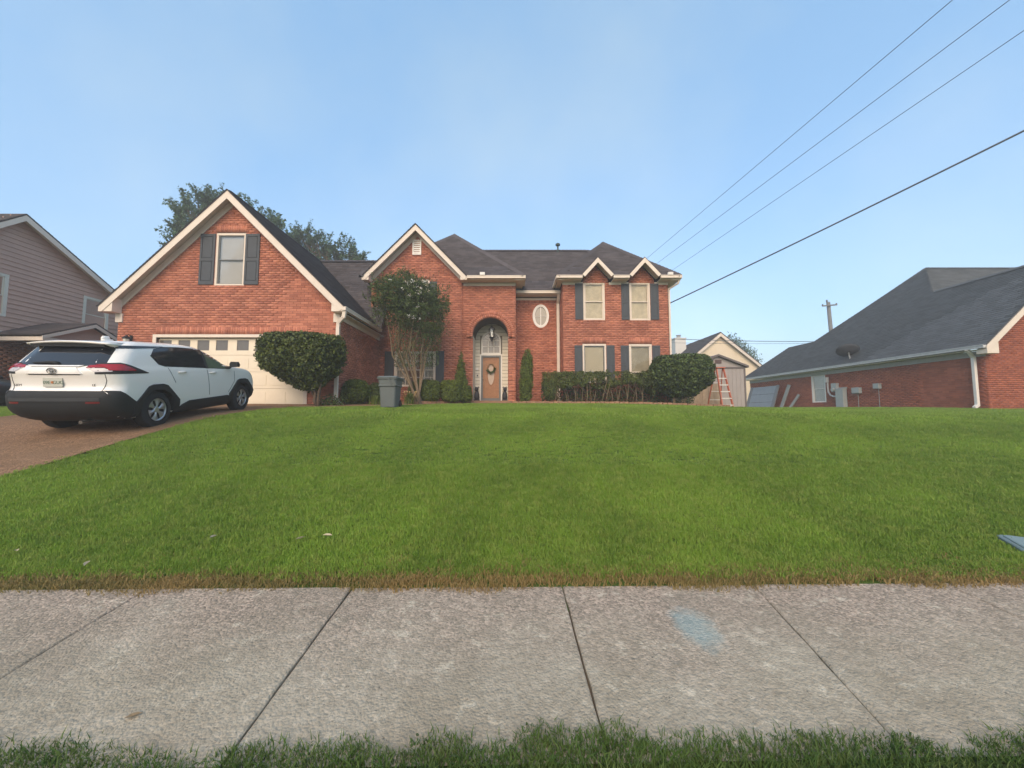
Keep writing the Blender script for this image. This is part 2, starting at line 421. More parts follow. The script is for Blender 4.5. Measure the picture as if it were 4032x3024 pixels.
# ------------------------------------------------------------------ terrain
PR = [(-60,-.05),(-.5,-.05),(.3,-.04),(.5,.06),(1.63,.12),(2.85,.20),(3.4,.27),(5.03,.59),(6.56,.94),(8.25,1.29),(9.85,1.47),(11.2,1.535),(12.3,1.60),(13.2,1.67),(14.5,1.72),(16.3,1.78),(17.5,1.81),(20,1.84),(40,1.9),(400,1.9)]
PX = np.array([p[0] for p in PR]); PZ = np.array([p[1] for p in PR])
def sstep(a, b, x): t = np.clip((x-a)/(b-a), 0, 1); return t*t*(3-2*t)
def H(x, y):
    x = np.asarray(x, float); y = np.asarray(y, float)
    z = np.interp(y, PX, PZ)
    for e in (.25, .5): 
        k = np.where(y > 3.6, 1.0, 0.0); z = z*(1-k) + k*(np.interp(y-e,PX,PZ)+2*z+np.interp(y+e,PX,PZ))/4
    z = z - .20*sstep(3, 12, x)*sstep(6, 14, y)
    z = z + .05*sstep(-4, -9, x)*sstep(10.5, 13, y)*(1-sstep(-13,-16,x))
    return z
def Hs(x, y): return float(H(x, y))
def sheet(name, xs, ys, m, dz=0.0, inside=None, kind='structure'):
    X, Y = np.meshgrid(xs, ys); Z = H(X, Y) + dz; nx = len(xs)
    V = np.stack([X.ravel(), Y.ravel(), Z.ravel()], 1)
    i, j = np.meshgrid(np.arange(nx-1), np.arange(len(ys)-1)); a = (j*nx+i).ravel()
    Q = np.stack([a, a+1, a+1+nx, a+nx], 1)
    if inside is not None:
        cx, cy = V[Q,0].mean(1), V[Q,1].mean(1); Q = Q[inside(cx, cy)]
    return np_mesh(name, V, Q, m, kind=kind, smooth=True)

def grass_mat(name, c1, c2, c3):
    m = bpy.data.materials.new(name); m.use_nodes = True; t = m.node_tree; N = t.nodes; L = t.links; b = N['Principled BSDF']
    geo = N.new('ShaderNodeNewGeometry'); oi = N.new('ShaderNodeObjectInfo')
    n1 = N.new('ShaderNodeTexNoise'); n1.inputs['Scale'].default_value = .75; n1.inputs['Detail'].default_value = 6; n1.inputs['Roughness'].default_value = .6
    n2 = N.new('ShaderNodeTexNoise'); n2.inputs['Scale'].default_value = 9; n2.inputs['Detail'].default_value = 4
    L.new(geo.outputs['Position'], n1.inputs['Vector']); L.new(geo.outputs['Position'], n2.inputs['Vector'])
    r1 = N.new('ShaderNodeMapRange'); r1.inputs['From Min'].default_value = .38; r1.inputs['From Max'].default_value = .62; L.new(n1.outputs['Fac'], r1.inputs['Value'])
    r2 = N.new('ShaderNodeMapRange'); r2.inputs['From Min'].default_value = .45; r2.inputs['From Max'].default_value = .78; L.new(n2.outputs['Fac'], r2.inputs['Value'])
    at = N.new('ShaderNodeAttribute'); at.attribute_name = 'tone'
    x1 = N.new('ShaderNodeMix'); x1.data_type = 'RGBA'; x1.inputs['A'].default_value = (*c1,1); x1.inputs['B'].default_value = (*c2,1); L.new(r1.outputs['Result'], x1.inputs['Factor'])
    x2 = N.new('ShaderNodeMix'); x2.data_type = 'RGBA'; x2.inputs['B'].default_value = (*c3,1); L.new(x1.outputs['Result'], x2.inputs['A'])
    mu = N.new('ShaderNodeMath'); mu.operation = 'MULTIPLY'; L.new(r2.outputs['Result'], mu.inputs[0]); mu.inputs[1].default_value = .55; 
    ad = N.new('ShaderNodeMath'); ad.operation = 'MULTIPLY_ADD'; L.new(at.outputs['Fac'], ad.inputs[0]); ad.inputs[1].default_value = .45; L.new(mu.outputs[0], ad.inputs[2]); ad.use_clamp = True
    L.new(ad.outputs[0], x2.inputs['Factor']); L.new(x2.outputs['Result'], b.inputs['Base Color'])
    b.inputs['Roughness'].default_value = .6; b.inputs['Specular IOR Level'].default_value = .2
    tr = N.new('ShaderNodeBsdfTranslucent'); L.new(x2.outputs['Result'], tr.inputs['Color'])
    ms = N.new('ShaderNodeMixShader'); ms.inputs[0].default_value = .3; L.new(b.outputs[0], ms.inputs[1]); L.new(tr.outputs[0], ms.inputs[2]); L.new(ms.outputs[0], N['Material Output'].inputs['Surface'])
    MATS[name] = m; return m
M_GRASS = grass_mat('lawn_grass', (0.115, 0.225, 0.024), (0.21, 0.36, 0.038), (0.33, 0.37, 0.09))
M_GRASSV = grass_mat('verge_grass', (0.055, 0.12, 0.024), (0.085, 0.16, 0.03), (0.15, 0.19, 0.06))
M_DRY = grass_mat('dry_grass', (0.30, 0.205, 0.075), (0.19, 0.165, 0.05), (0.40, 0.29, 0.13))
M_GROUND = mat('turf_soil', (0.085, 0.14, 0.022), 0.95, 0.3, 2.5, 0.6, 60)

def concrete_mat(name, c1, c2, agg, aggscale, stain=None):
    m = bpy.data.materials.new(name); m.use_nodes = True; t = m.node_tree; N = t.nodes; L = t.links; b = N['Principled BSDF']
    geo = N.new('ShaderNodeNewGeometry'); P_ = geo.outputs['Position']
    def noise(s, d=6, r=.65):
        n = N.new('ShaderNodeTexNoise'); n.inputs['Scale'].default_value = s; n.inputs['Detail'].default_value = d; n.inputs['Roughness'].default_value = r; L.new(P_, n.inputs['Vector']); return n.outputs['Fac']
    def rng_(v, a, b_, c=0., d=1.):
        r = N.new('ShaderNodeMapRange'); r.inputs['From Min'].default_value = a; r.inputs['From Max'].default_value = b_; r.inputs['To Min'].default_value = c; r.inputs['To Max'].default_value = d; L.new(v, r.inputs['Value']); return r.outputs['Result']
    def mix(f, a, b_, bl='MIX'):
        x = N.new('ShaderNodeMix'); x.data_type = 'RGBA'; x.blend_type = bl
        for k, v in (('Factor',f),('A',a),('B',b_)):
            if isinstance(v, (int,float)): x.inputs[k].default_value = v
            elif isinstance(v, tuple): x.inputs[k].default_value = (*v,1)
            else: L.new(v, x.inputs[k])
        return x.outputs['Result']
    oi = N.new('ShaderNodeObjectInfo'); col = mix(rng_(noise(1.3), .38, .62), c1, c2); col = mix(rng_(oi.outputs['Random'], 0, 1, .0, .30), col, tuple(x*.7 for x in c1))
    vo = N.new('ShaderNodeTexVoronoi'); vo.inputs['Scale'].default_value = aggscale; L.new(P_, vo.inputs['Vector'])
    sep = N.new('ShaderNodeSeparateColor'); L.new(vo.outputs['Color'], sep.inputs[0])
    speck = mix(sep.outputs[0], tuple(x*.42 for x in agg), tuple(min(1,x*1.75) for x in agg))
    exposed = rng_(noise(1.1, 5), .36, .56)
    if stain:                                                   # the far half of the slabs is worn down to the aggregate
        sy_ = N.new('ShaderNodeSeparateXYZ'); L.new(P_, sy_.inputs[0]); wv = N.new('ShaderNodeMath'); wv.operation = 'MULTIPLY_ADD'; L.new(noise(1.6, 5), wv.inputs[0]); wv.inputs[1].default_value = 1.6; L.new(sy_.outputs[1], wv.inputs[2])
        exposed = rng_(wv.outputs[0], 2.75, 3.45, .18, 1.)
    col = mix(mix_f(N, L, exposed, .85), col, speck)
    col = mix(rng_(noise(22, 5), .34, .66, .0, .55), col, tuple(x*.55 for x in c1)); col = mix(rng_(noise(3.2, 6, .75), .50, .72, .0, .38), col, tuple(x*.62 for x in c1)); col = mix(rng_(noise(7, 6, .8), .56, .70, .0, .5), col, tuple(min(1,x*1.5) for x in c2))
    col = mix(rng_(noise(.9, 6, .7), .50, .66, 0., .42), col, tuple(x*.55 for x in c1))
    pit = rng_(noise(70, 3), .62, .72)
    col = mix(pit, col, tuple(x*.35 for x in c1))
    if stain:
        (sx, sy, rx, ry), sc = stain
        se = N.new('ShaderNodeSeparateXYZ'); L.new(P_, se.inputs[0])
        def ma(op, a, b_):
            q = N.new('ShaderNodeMath'); q.operation = op
            for i, v in enumerate((a, b_)):
                if isinstance(v, (int,float)): q.inputs[i].default_value = v
                else: L.new(v, q.inputs[i])
            return q.outputs[0]
        dx = ma('POWER', ma('ABSOLUTE', ma('DIVIDE', ma('SUBTRACT', se.outputs[0], sx), rx), 0), 2); dy = ma('POWER', ma('ABSOLUTE', ma('DIVIDE', ma('SUBTRACT', se.outputs[1], sy), ry), 0), 2)
        d = ma('ADD', ma('ADD', dx, dy), ma('MULTIPLY', noise(7, 6, .75), 2.3))
        col = mix(rng_(d, 1.2, 2.1, .45, 0.), col, sc)
    L.new(col, b.inputs['Base Color']); b.inputs['Roughness'].default_value = .9; b.inputs['Specular IOR Level'].default_value = .25
    bp = N.new('ShaderNodeBump'); bp.inputs['Strength'].default_value = .8; bp.inputs['Distance'].default_value = .014
    h = N.new('ShaderNodeMath'); h.operation = 'ADD'; L.new(noise(38, 5, .7), h.inputs[0])
    h2 = N.new('ShaderNodeMath'); h2.operation = 'MULTIPLY'; L.new(vo.outputs['Distance'], h2.inputs[0]); h2.inputs[1].default_value = -.5; L.new(h2.outputs[0], h.inputs[1])
    L.new(h.outputs[0], bp.inputs['Height']); L.new(bp.outputs[0], b.inputs['Normal'])
    MATS[name] = m; return m
def mix_f(N, L, v, k):
    q = N.new('ShaderNodeMath'); q.operation = 'MULTIPLY'; L.new(v, q.inputs[0]); q.inputs[1].default_value = k; return q.outputs[0]

st = P(2755, 2510, 2.42)
M_WALK = concrete_mat('sidewalk_concrete', (0.40, 0.345, 0.25), (0.56, 0.50, 0.385), (0.37, 0.28, 0.215), 75, ((st.x-.03, st.y-.03, .15, .24), (0.27, 0.42, 0.43)))
M_DRIVE = concrete_mat('driveway_aggregate', (0.24, 0.14, 0.075), (0.30, 0.18, 0.10), (0.27, 0.155, 0.085), 55)
M_ASPH = mat('asphalt', (0.05, 0.05, 0.052), 0.9, 0.2, 8, 0.5, 80)
M_JOINT = mat('joint_dirt', (0.13, 0.095, 0.065), 0.95, 0.3, 20)

def lin(a, b, st_): return np.arange(a, b + st_*.5, st_)
sheet('ground', np.concatenate([[-400,-150,-70], lin(-40,45,2.5), [80,160,400]]), np.concatenate([[-300,-80,-30,-10,-3,-.6], [.4], lin(1,45,1.5), [60,100,200,400]]), M_GROUND, -.06)
sheet('road', lin(-60,60,4), np.array([-7.5,-5,-2.5,0,.30]), M_ASPH, .004)
k = MB(); k.box(-60,60,.30,.46,-.2,.075); tag(k.build('kerb', M_WALK), kind='structure')
DRIVE_R, DRIVE_L = -6.6, -11.4
BED = [(-5.9,13.3),(-5.0,13.6),(-4.2,14.4),(-2.9,15.7),(-2.2,16.0),(-1.9,16.35),(-1.9,17.2),(-5.93,17.2)]
def inpoly(poly):
    def f(x, y):
        x = np.asarray(x, float); y = np.asarray(y, float); c = np.zeros(np.broadcast(x,y).shape, bool); n = len(poly)
        for i in range(n):
            (x0,y0),(x1,y1) = poly[i], poly[(i+1)%n]
            if y0 == y1: continue
            q = ((y0 <= y) != (y1 <= y)) & (x < x0+(y-y0)*(x1-x0)/(y1-y0)); c ^= q
        return c
    return f
PATH = [(-7.0,11.75),(-6.0,11.75),(-5.0,12.1),(-3.6,13.0),(-2.4,14.5),(-1.75,15.9),(-0.1,16.0),(-0.1,17.0),(-1.95,17.0),(-1.95,16.35),(-2.3,16.0),(-3.0,15.6),(-4.2,14.3),(-5.0,13.5),(-5.9,13.2),(-7.0,13.0)]
RBED = [(0.0,16.0),(3.0,15.7),(7.0,15.45),(8.9,15.8),(9.3,17.5),(7.2,17.6),(0.0,17.6)]
inP, inB, inR = inpoly(PATH), inpoly(BED), inpoly(RBED)
def is_lawn(x, y):
    x = np.asarray(x, float); y = np.asarray(y, float)
    wob = .04*np.sin(y*2.1)+.03*np.sin(y*5.3)
    dr = (x > DRIVE_L+wob) & (x < DRIVE_R+wob) & (y < 13.4)
    hs = (x > -13.6) & (x < 7.1) & (y > 16.95) | (x > -13.6) & (x < -5.9) & (y > 12.95)
    return (y > 2.87) & ~dr & ~inP(x, y) & ~inB(x, y) & ~inR(x, y) & ~hs & ~((x > 18.95) & (y > 15.2)) & ~((x < -18.95) & (y > 9))
sheet('lawn', np.concatenate([lin(-30,30,.25), lin(31,50,1)]), np.concatenate([lin(2.6,20,.25), lin(21,60,1.5)]), M_GROUND, -.03, lambda x, y: ~((x > DRIVE_L+.1) & (x < DRIVE_R-.1) & (y < 13.2)))
sheet('driveway', lin(DRIVE_L, DRIVE_R, .2), lin(2.86,13.06,.2), M_DRIVE, .012)
sheet('garden_path', lin(-7.2,0,.08), lin(11.6,17.2,.08), M_DRIVE, .02, inP)
b1 = sheet('flower_bed', lin(-6.2,9.5,.1), lin(13.2,17.7,.1), M_SOIL, .03, lambda x, y: inB(x, y) | inR(x, y))
# verge strip between kerb and sidewalk, and the sidewalk with its slabs
sheet('verge', lin(-30,30,.5), np.array([.46,.8,1.2,1.60]), M_GROUND, -.03)
jt = MB(); SLOPE = (.20-.12)/1.22
jt.add([(-40,1.54,.12-.034),(40,1.54,.12-.034),(40,2.88,.20-.03),(-40,2.88,.20-.03)], [(0,1,2,3)])
wk = jt.build('sidewalk', M_JOINT); tag(wk, kind='structure')
JX = [(-2.58,.11),(-1.14,.04),(.362,.017),(1.75,-.2),(3.15,.0)]          # slab joints: x at the far edge, skew towards the near edge
xs = [(-8.6,0),(-7.1,0),(-5.6,0),(-4.1,0)] + JX + [(4.8,0),(6.4,0),(8.0,0),(9.6,0),(11.2,0)]
JX = []
for i in range(len(xs)-1):
    (a, sa), (b, sb) = xs[i], xs[i+1]; gl_, gr2 = [(.0015 if 1.6 < q < 3.3 else .005) for q in (a, b)]; dz = random.uniform(-.004, .004)
    s_ = MB(); nn = 10; top = []
    for j in range(nn+1):
        t_ = j/nn; y = 2.85-1.29*t_
        top.append(((a+sa*t_+gl_+random.uniform(-.003,.003)), (b+sb*t_-gr2+random.uniform(-.003,.003)), y))
    vs = []
    for l, r_, y in top:
        z = .12+(y-1.63)*SLOPE+dz; yl, yr = y+.016*l, y+.016*r_
        vs += [(l,yl,z-.05),(l,yl,z-.006),(l+.008,yl,z),(r_-.008,yr,z),(r_,yr,z-.006),(r_,yr,z-.05)]
    s_.add(vs, [(6*j+k_, 6*j+k_+1, 6*j+k_+7, 6*j+k_+6) for j in range(nn) for k_ in range(5)])
    s_.build('slab', M_WALK, wk)

# ------------------------------------------------------------------ grass (instanced tufts: nobody could count it)
def tuft(n, spread, h0, h1, wd, m, lean=.35):
    V = []; Q = []; T = []
    for i in range(n):
        x, y = rng.uniform(-spread, spread, 2); a = rng.uniform(0, 2*math.pi); h = rng.uniform(h0, h1); le = rng.uniform(.1, lean)*h*1.6
        dx, dy = math.cos(a)*le, math.sin(a)*le; b = rng.uniform(0, 2*math.pi); wx, wy = math.cos(b)*wd/2, math.sin(b)*wd/2; k = len(V)
        V += [(x-wx,y-wy,-.01),(x+wx,y+wy,-.01),(x+dx*.4+wx*.8,y+dy*.4+wy*.8,h*.6),(x+dx*.4-wx*.8,y+dy*.4-wy*.8,h*.6),(x+dx+wx*.15,y+dy+wy*.15,h),(x+dx-wx*.15,y+dy-wy*.15,h)]
        Q += [(k,k+1,k+2,k+3),(k+3,k+2,k+4,k+5)]; T += [rng.random()]*2
    o = np_mesh('grass_tuft', V, Q, m, None, T); C.objects.unlink(o); return o
def scatter(name, pts, tufts, smin, smax, kind='stuff', squash=None):
    n = len(pts); col = bpy.data.collections.new(name+'_tufts')
    for t in tufts: col.objects.link(t)
    me = bpy.data.meshes.new(name); me.vertices.add(n); me.vertices.foreach_set('co', np.asarray(pts, np.float32).ravel())
    rot = np.zeros((n,3), np.float32); rot[:,2] = rng.uniform(0, 6.283, n); rot[:,0] = rng.normal(0,.06,n); rot[:,1] = rng.normal(0,.06,n)
    a = me.attributes.new('rot','FLOAT_VECTOR','POINT'); a.data.foreach_set('vector', rot.ravel())
    s_ = rng.uniform(smin, smax, n).astype(np.float32)
    a = me.attributes.new('scl','FLOAT','POINT'); a.data.foreach_set('value', s_)
    o = bpy.data.objects.new(name, me); C.objects.link(o); o['kind'] = kind
    g = bpy.data.node_groups.new(name+'_nodes','GeometryNodeTree')
    g.interface.new_socket('Geometry', in_out='INPUT', socket_type='NodeSocketGeometry'); g.interface.new_socket('Geometry', in_out='OUTPUT', socket_type='NodeSocketGeometry')
    gi = g.nodes.new('NodeGroupInput'); go = g.nodes.new('NodeGroupOutput')
    ci = g.nodes.new('GeometryNodeCollectionInfo'); ci.inputs['Collection'].default_value = col; ci.inputs['Separate Children'].default_value = True; ci.inputs['Reset Children'].default_value = True
    ip = g.nodes.new('GeometryNodeInstanceOnPoints'); ip.inputs['Pick Instance'].default_value = True
    ar = g.nodes.new('GeometryNodeInputNamedAttribute'); ar.data_type = 'FLOAT_VECTOR'; ar.inputs['Name'].default_value = 'rot'
    asc = g.nodes.new('GeometryNodeInputNamedAttribute'); asc.data_type = 'FLOAT'; asc.inputs['Name'].default_value = 'scl'
    rv = g.nodes.new('FunctionNodeRandomValue'); rv.data_type = 'INT'; rv.inputs[5].default_value = len(tufts)-1
    g.links.new(gi.outputs[0], ip.inputs['Points']); g.links.new(ci.outputs[0], ip.inputs['Instance']); g.links.new(rv.outputs[2], ip.inputs['Instance Index'])
    g.links.new(ar.outputs['Attribute'], ip.inputs['Rotation']); g.links.new(asc.outputs['Attribute'], ip.inputs['Scale']); g.links.new(ip.outputs[0], go.inputs[0])
    md = o.modifiers.new('grass','NODES'); md.node_group = g
    return o
def jitter_grid(x0, x1, y0, y1, st_):
    X, Y = np.meshgrid(np.arange(x0,x1,st_), np.arange(y0,y1,st_)); X = X.ravel()+rng.uniform(-.5,.5,X.size)*st_; Y = Y.ravel()+rng.uniform(-.5,.5,Y.size)*st_; return X, Y
def inview(x, y, pad=.6): return np.abs(x) < 1.40*y+pad
allp = []
for y0, y1, st_ in ((3.05,5.5,.055),(5.5,8.5,.085),(8.5,13,.13),(13,20,.19)):
    x, y = jitter_grid(-22, 24, y0, y1, st_); k_ = is_lawn(x, y) & inview(x, y); x, y = x[k_], y[k_]
    allp.append((np.stack([x, y, H(x, y)], 1)))
T1 = [tuft(64,.075,.012,.028,.0045,M_GRASS,.9) for i in range(5)]
T2 = [tuft(60,.13,.016,.036,.010,M_GRASS,.8) for i in range(4)]
scatter('grass', np.concatenate(allp[:2]), T1, .8, 1.25)
scatter('grass', np.concatenate(allp[2:]), T2, .9, 1.3)
x, y = jitter_grid(-6.2, 6.2, 2.74, 3.30, .045); edge = 2.845+.016*x+.03*np.sin(x*3.1)+.02*np.sin(x*7.7); k_ = (y > edge) & (rng.random(x.size) < np.clip(1.35-(y-2.88-.016*x)*5., .04, 1))
scatter('dry_grass', np.stack([x[k_], y[k_], H(x[k_], y[k_])], 1), [tuft(30,.06,.008,.030,.006,M_DRY,1.0) for i in range(4)], .7, 1.2)
x, y = jitter_grid(-6.2, 6.2, 2.98, 3.16, .06); k_ = rng.random(x.size) < .45; x, y = x[k_], y[k_]
scatter('grass', np.stack([x, y, H(x, y)], 1), T1, .6, 1.0)
x, y = jitter_grid(-3.5, 3.5, .75, 1.72, .04); edge = 1.635+.018*x+.03*np.sin(x*2.3+1)+.022*np.sin(x*6.1)+.012*np.sin(x*17); k_ = y < edge
scatter('grass', np.stack([x[k_], y[k_], H(x[k_], y[k_])-.01], 1), [tuft(46,.06,.018,.042,.005,M_GRASSV,.8) for i in range(5)], .7, 1.2)

# ------------------------------------------------------------------ the brick house
hb = thing('brick_house', 'two storey red brick house with front gables, arched entry and cream garage door', 'house', (-2, 17, 1.8))
X_, Y_, Z_ = Vector((1,0,0)), Vector((0,1,0)), Vector((0,0,1))
O13, O17, O171, O18 = (0,13,0), (0,17,0), (0,17.07,0), (0,18.2,0)
NF = (0,-1,0)
B = Wall()
GD = (-12.15, -7.05, 1.4, 4.00)
B.wall(O13, X_, NF, [(-13.5,1.45),(-5.93,1.45),(-5.93,5.18),(-9.74,8.90),(-13.5,5.18)], [rect(*GD), rect(-10.30,-9.26,5.80,7.66)],
       [(-12.2,-7.0,4.09,4.34),(-10.32,-9.24,7.70,7.94)])
B.wall((-5.93,0,0), Y_, X_, [(13.078,1.45),(16.99,1.45),(16.99,4.80),(13.078,4.80)])
B.wall((-13.5,0,0), -Y_, -X_, [(-22,1.45),(-13.08,1.45),(-13.08,5.0),(-22,5.0)])
LWW = (-5.24,-3.40,2.55,4.14); LWU = (-4.83,-3.73,5.85,7.40)
B.wall(O17, X_, NF, [(-6.34,1.5),(-2.26,1.5),(-2.26,7.36),(-4.3,9.52),(-6.34,7.36)], [rect(*LWW), rect(*LWU)], [(-5.3,-3.34,4.17,4.41),(-4.88,-3.68,7.43,7.66)])
AC, AR, AZ = -.965, .785, 4.86
arch = [(AC-AR,1.5),(AC+AR,1.5)] + arc(AC, AZ, AR, AR, 0, 180, 28)
ringc = [(AC-1.09,4.78),(AC+1.09,4.78)] + arc(AC, AZ-.05, 1.09, 1.04, 0, 180, 28)
B.wall(O171, X_, NF, [(-2.26,1.5),(.17,1.5),(.17,7.25),(-2.26,7.25)], [arch, ringc])
B.wall((0.17,0,0), Y_, X_, [(17.15,1.5),(18.19,1.5),(18.19,7.2),(17.15,7.2)])
ov = arc(1.38, 6.02, .40, .57, 0, 360, 40)[:-1]
B.wall(O18, X_, NF, [(.17,1.5),(2.29,1.5),(2.29,6.95),(.17,6.95)], [ov], [(.18,2.2,6.68,6.90)])
B.wall((2.29,0,0), -Y_, -X_, [(-18.19,1.5),(-17.078,1.5),(-17.078,7.25),(-18.19,7.25)])
W1, W2, W3, W4 = (3.21,4.18,5.55,7.28), (5.29,6.22,5.54,7.27), (3.15,4.20,2.72,4.46), (5.22,6.24,2.72,4.45)
B.wall(O17, X_, NF, [(2.29,1.5),(7.03,1.5),(7.03,7.27),(6.42,7.27),(6.42,7.42),(5.85,8.02),(5.28,7.42),(5.28,7.27),(4.35,7.27),(4.35,7.42),(3.78,8.03),(3.20,7.42),(3.20,7.27),(2.29,7.27)],
       [rect(*q) for q in (W1,W2,W3,W4)], [(3.15,4.20,4.49,4.73),(5.22,6.24,4.48,4.72),(3.2,4.2,5.46,5.54),(5.28,6.24,5.45,5.53)])
B.wall((7.03,0,0), Y_, X_, [(17.078,1.5),(25,1.5),(25,7.2),(17.078,7.2)])
# radial bricks of the arch: two rings standing proud
for r0, r1, pr in ((.795,.93,.12),(.935,1.09,.07)):
    n = round(math.pi*r0/.083)
    for i in range(n):
        a = math.pi*(i+.5)/n; Ux = Vector((-math.sin(a),0,math.cos(a))); Wv = Vector((math.cos(a),0,math.sin(a)))
        hw = math.pi*r0/n/2-.004
        B.brick(Vector((AC,17.07,AZ)), Ux, Vector(NF), -hw, hw, r0, r1, False, Wv, pr)
    for sx in (-1,1): B.brick(Vector((AC,17.07,0)), X_, Vector(NF), min(sx*r0,sx*r1), max(sx*r0,sx*r1), 4.78, 4.857, False, None, pr)
# oval surround of header bricks
for i in range(38):
    a = 2*math.pi*i/38; c, s_ = math.cos(a), math.sin(a); Wv = Vector((c*.57,0,s_*.40)).normalized(); Ux = Vector((-Wv.z,0,Wv.x))
    B.brick(Vector((1.38+.40*c,18.2,6.02+.57*s_)), Ux, Vector(NF), -.037, .037, -.005, .06, False, Wv, .02)
hw = B.emit(hb, M_BRICK)
hw['kind'] = 'part'; del hw['kind']
m = MB(); m.box(-13.4,7.0,24.9,25.0,1.4,7.2); m.build('rear_wall', M_MORTAR, hb); m = MB(); m.box(-13.4,-13.3,22,24.9,1.4,5.0); m.build('side_wall', M_MORTAR, hb)
# back of the brick rings and the oval: solid masonry behind them
m = MB()
for i in range(28):
    a0, a1 = math.pi*i/28, math.pi*(i+1)/28
    q = [(AC+r*math.cos(a),17.085,AZ+r*math.sin(a)) for r, a in ((.79,a0),(1.14,a0),(1.14,a1),(.79,a1))]; m.prism(q, (0,.09,0))
m.build('arch_backing', M_MORTAR, hb)

# porch behind the arch
m = MB(); a = (O18, X_, NF)
for sx, (xa, xb) in ((-1,(AC-AR-.11,AC-AR)),(1,(AC+AR,AC+AR+.11))): m.box(xa,xb,17.15,18.26,1.5,4.86)
m.build('porch_lining', M_SIDING_P, hb); m = MB()
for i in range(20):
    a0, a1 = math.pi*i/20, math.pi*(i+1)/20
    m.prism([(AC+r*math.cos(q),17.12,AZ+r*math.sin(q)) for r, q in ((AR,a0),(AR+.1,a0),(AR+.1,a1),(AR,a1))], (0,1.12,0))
m.build('porch_vault', mat('vault_shade_brown', (.10,.075,.055), .8, .15, 4), hb)  # shade under the arch is put into the vault's dark brown
pw = MB(); pw.box(AC-AR-.1,AC+AR+.1,18.27,18.33,1.8,5.8); pw = pw.build('porch_wall', mat('porch_gap_shade',(.16,.13,.10),.8,.1), hb)  # dark backing shows between the boards in place of lap shadows
z = 1.93
while z < 5.6:
    for xa, xb in ((AC-AR,-1.53),(-.47,AC+AR)) if z < 4.98 else ((AC-AR,AC+AR),):
        m = MB(); m.add([(xa,18.24,z),(xb,18.24,z),(xb,18.262,z+.150),(xa,18.262,z+.150),(xa,18.27,z),(xb,18.27,z),(xb,18.27,z+.150),(xa,18.27,z+.150)],[(0,1,2,3),(4,7,6,5),(0,4,5,1),(3,2,6,7),(0,3,7,4),(1,5,6,2)])
        m.build('siding_board', M_SIDING_P, pw)
    z += .166
m = MB(); m.box(-1.9,.02,16.95,18.26,1.7,1.93); m.box(-1.9,.02,16.6,16.95,1.6,1.85); m.build('porch_step', M_EDGE, hb)
# door with its storm door and the arched transom
df = MB(); wbox(df,*a,-1.53,-1.47,1.93,4.18,-.03,-.0); wbox(df,*a,-.53,-.47,1.93,4.18,-.03,0); wbox(df,*a,-1.47,-.53,4.12,4.18,-.03,0)
df.build('door_casing', M_TRIM2, hb)
dr = MB(); wbox(dr,*a,-1.47,-1.385,1.95,4.11,-.03,.012); wbox(dr,*a,-.615,-.53,1.95,4.11,-.03,.012); wbox(dr,*a,-1.385,-.615,4.03,4.11,-.03,.012); wbox(dr,*a,-1.385,-.615,1.95,2.08,-.03,.012)
dr = dr.build('front_door', M_STORM, hb)
ds = MB(); wbox(ds,*a,-1.385,-.615,2.08,4.03,-.065,-.045)
for q in ((-1.34,-1.02,2.16,2.52),(-.98,-.66,2.16,2.52)): wbox(ds,*a,*q,-.045,-.030)
wbox(ds,*a,-1.34,-.66,2.58,2.62,-.045,-.03); wbox(ds,*a,-1.34,-1.30,2.62,3.95,-.045,-.032); wbox(ds,*a,-.70,-.66,2.62,3.95,-.045,-.032); wbox(ds,*a,-1.30,-.70,3.91,3.95,-.045,-.032)
ds.build('door_slab', M_WOOD, dr)
m = MB(); q = arc(-1.0,3.2,.17,.50,0,360,30); m.tube([(x,18.235,z) for x,z in q], .018, 6, False); m.build('oval_moulding', M_WOOD, dr)
m = MB(); q = arc(-1.0,3.2,.165,.49,0,360,30)[:-1]; m.prism([(x,18.242,z) for x,z in q], (0,.005,0)); m.build('oval_glass', mat('frosted_glass', (.62,.55,.48), .35, .1, 8), dr)
m = MB(); wbox(m,*a,-1.385,-.615,2.08,4.03,-.012,-.008); m.build('storm_pane', glass_mat('storm_glass', .0, (.95,.92,.9), .12), dr)
m = MB(); m.tube([(-1.42,18.19,2.95),(-1.42,18.15,2.95),(-1.34,18.15,2.95)], .014, 6); m.tube([(-1.42,18.20,3.12),(-1.42,18.17,3.12)], .02, 8); m.build('handle', M_METAL, dr)
tf = MB(); to = [(-1.47,4.18),(-.53,4.18)] + arc(-1.0, 4.83, .47, .45, 0, 180, 22); ti = [(-1.40,4.25),(-.60,4.25)] + arc(-1.0, 4.83, .40, .38, 0, 180, 22)
for i in range(len(to)):
    j = (i+1) % len(to); tf.prism([(to[i][0],18.2,to[i][1]),(to[j][0],18.2,to[j][1]),(ti[j][0],18.2,ti[j][1]),(ti[i][0],18.2,ti[i][1])], (0,.05,0))
tf = tf.build('transom_window', M_TRIM2, hb)
m = MB(); m.prism([(x,18.23,z) for x,z in ti], (0,.006,0)); m.build('pane', mat('transom_glass', (.28,.25,.22), .18, .05, 3, spec=.6), tf)
m = MB()
for x in (-1.135,-.865): m.box(x-.014,x+.014,18.215,18.229,4.25,4.83)
m.box(-1.40,-.60,18.215,18.229,4.54,4.565); m.box(-1.40,-.60,18.212,18.229,4.82,4.845)
for an in (35,72,108,145): m.bar((-1.0+.05*math.cos(R(an)),18.222,4.83+.05*math.sin(R(an))), (-1.0+.39*math.cos(R(an)),18.222,4.83+.37*math.sin(R(an))), .014, .022, (0,1,0))
m.build('muntin', M_TRIM2, tf)
m = MB(); m.box(-1.74,-1.60,18.20,18.236,3.42,3.53); m.build('name_plaque', M_TRIM2, hb)
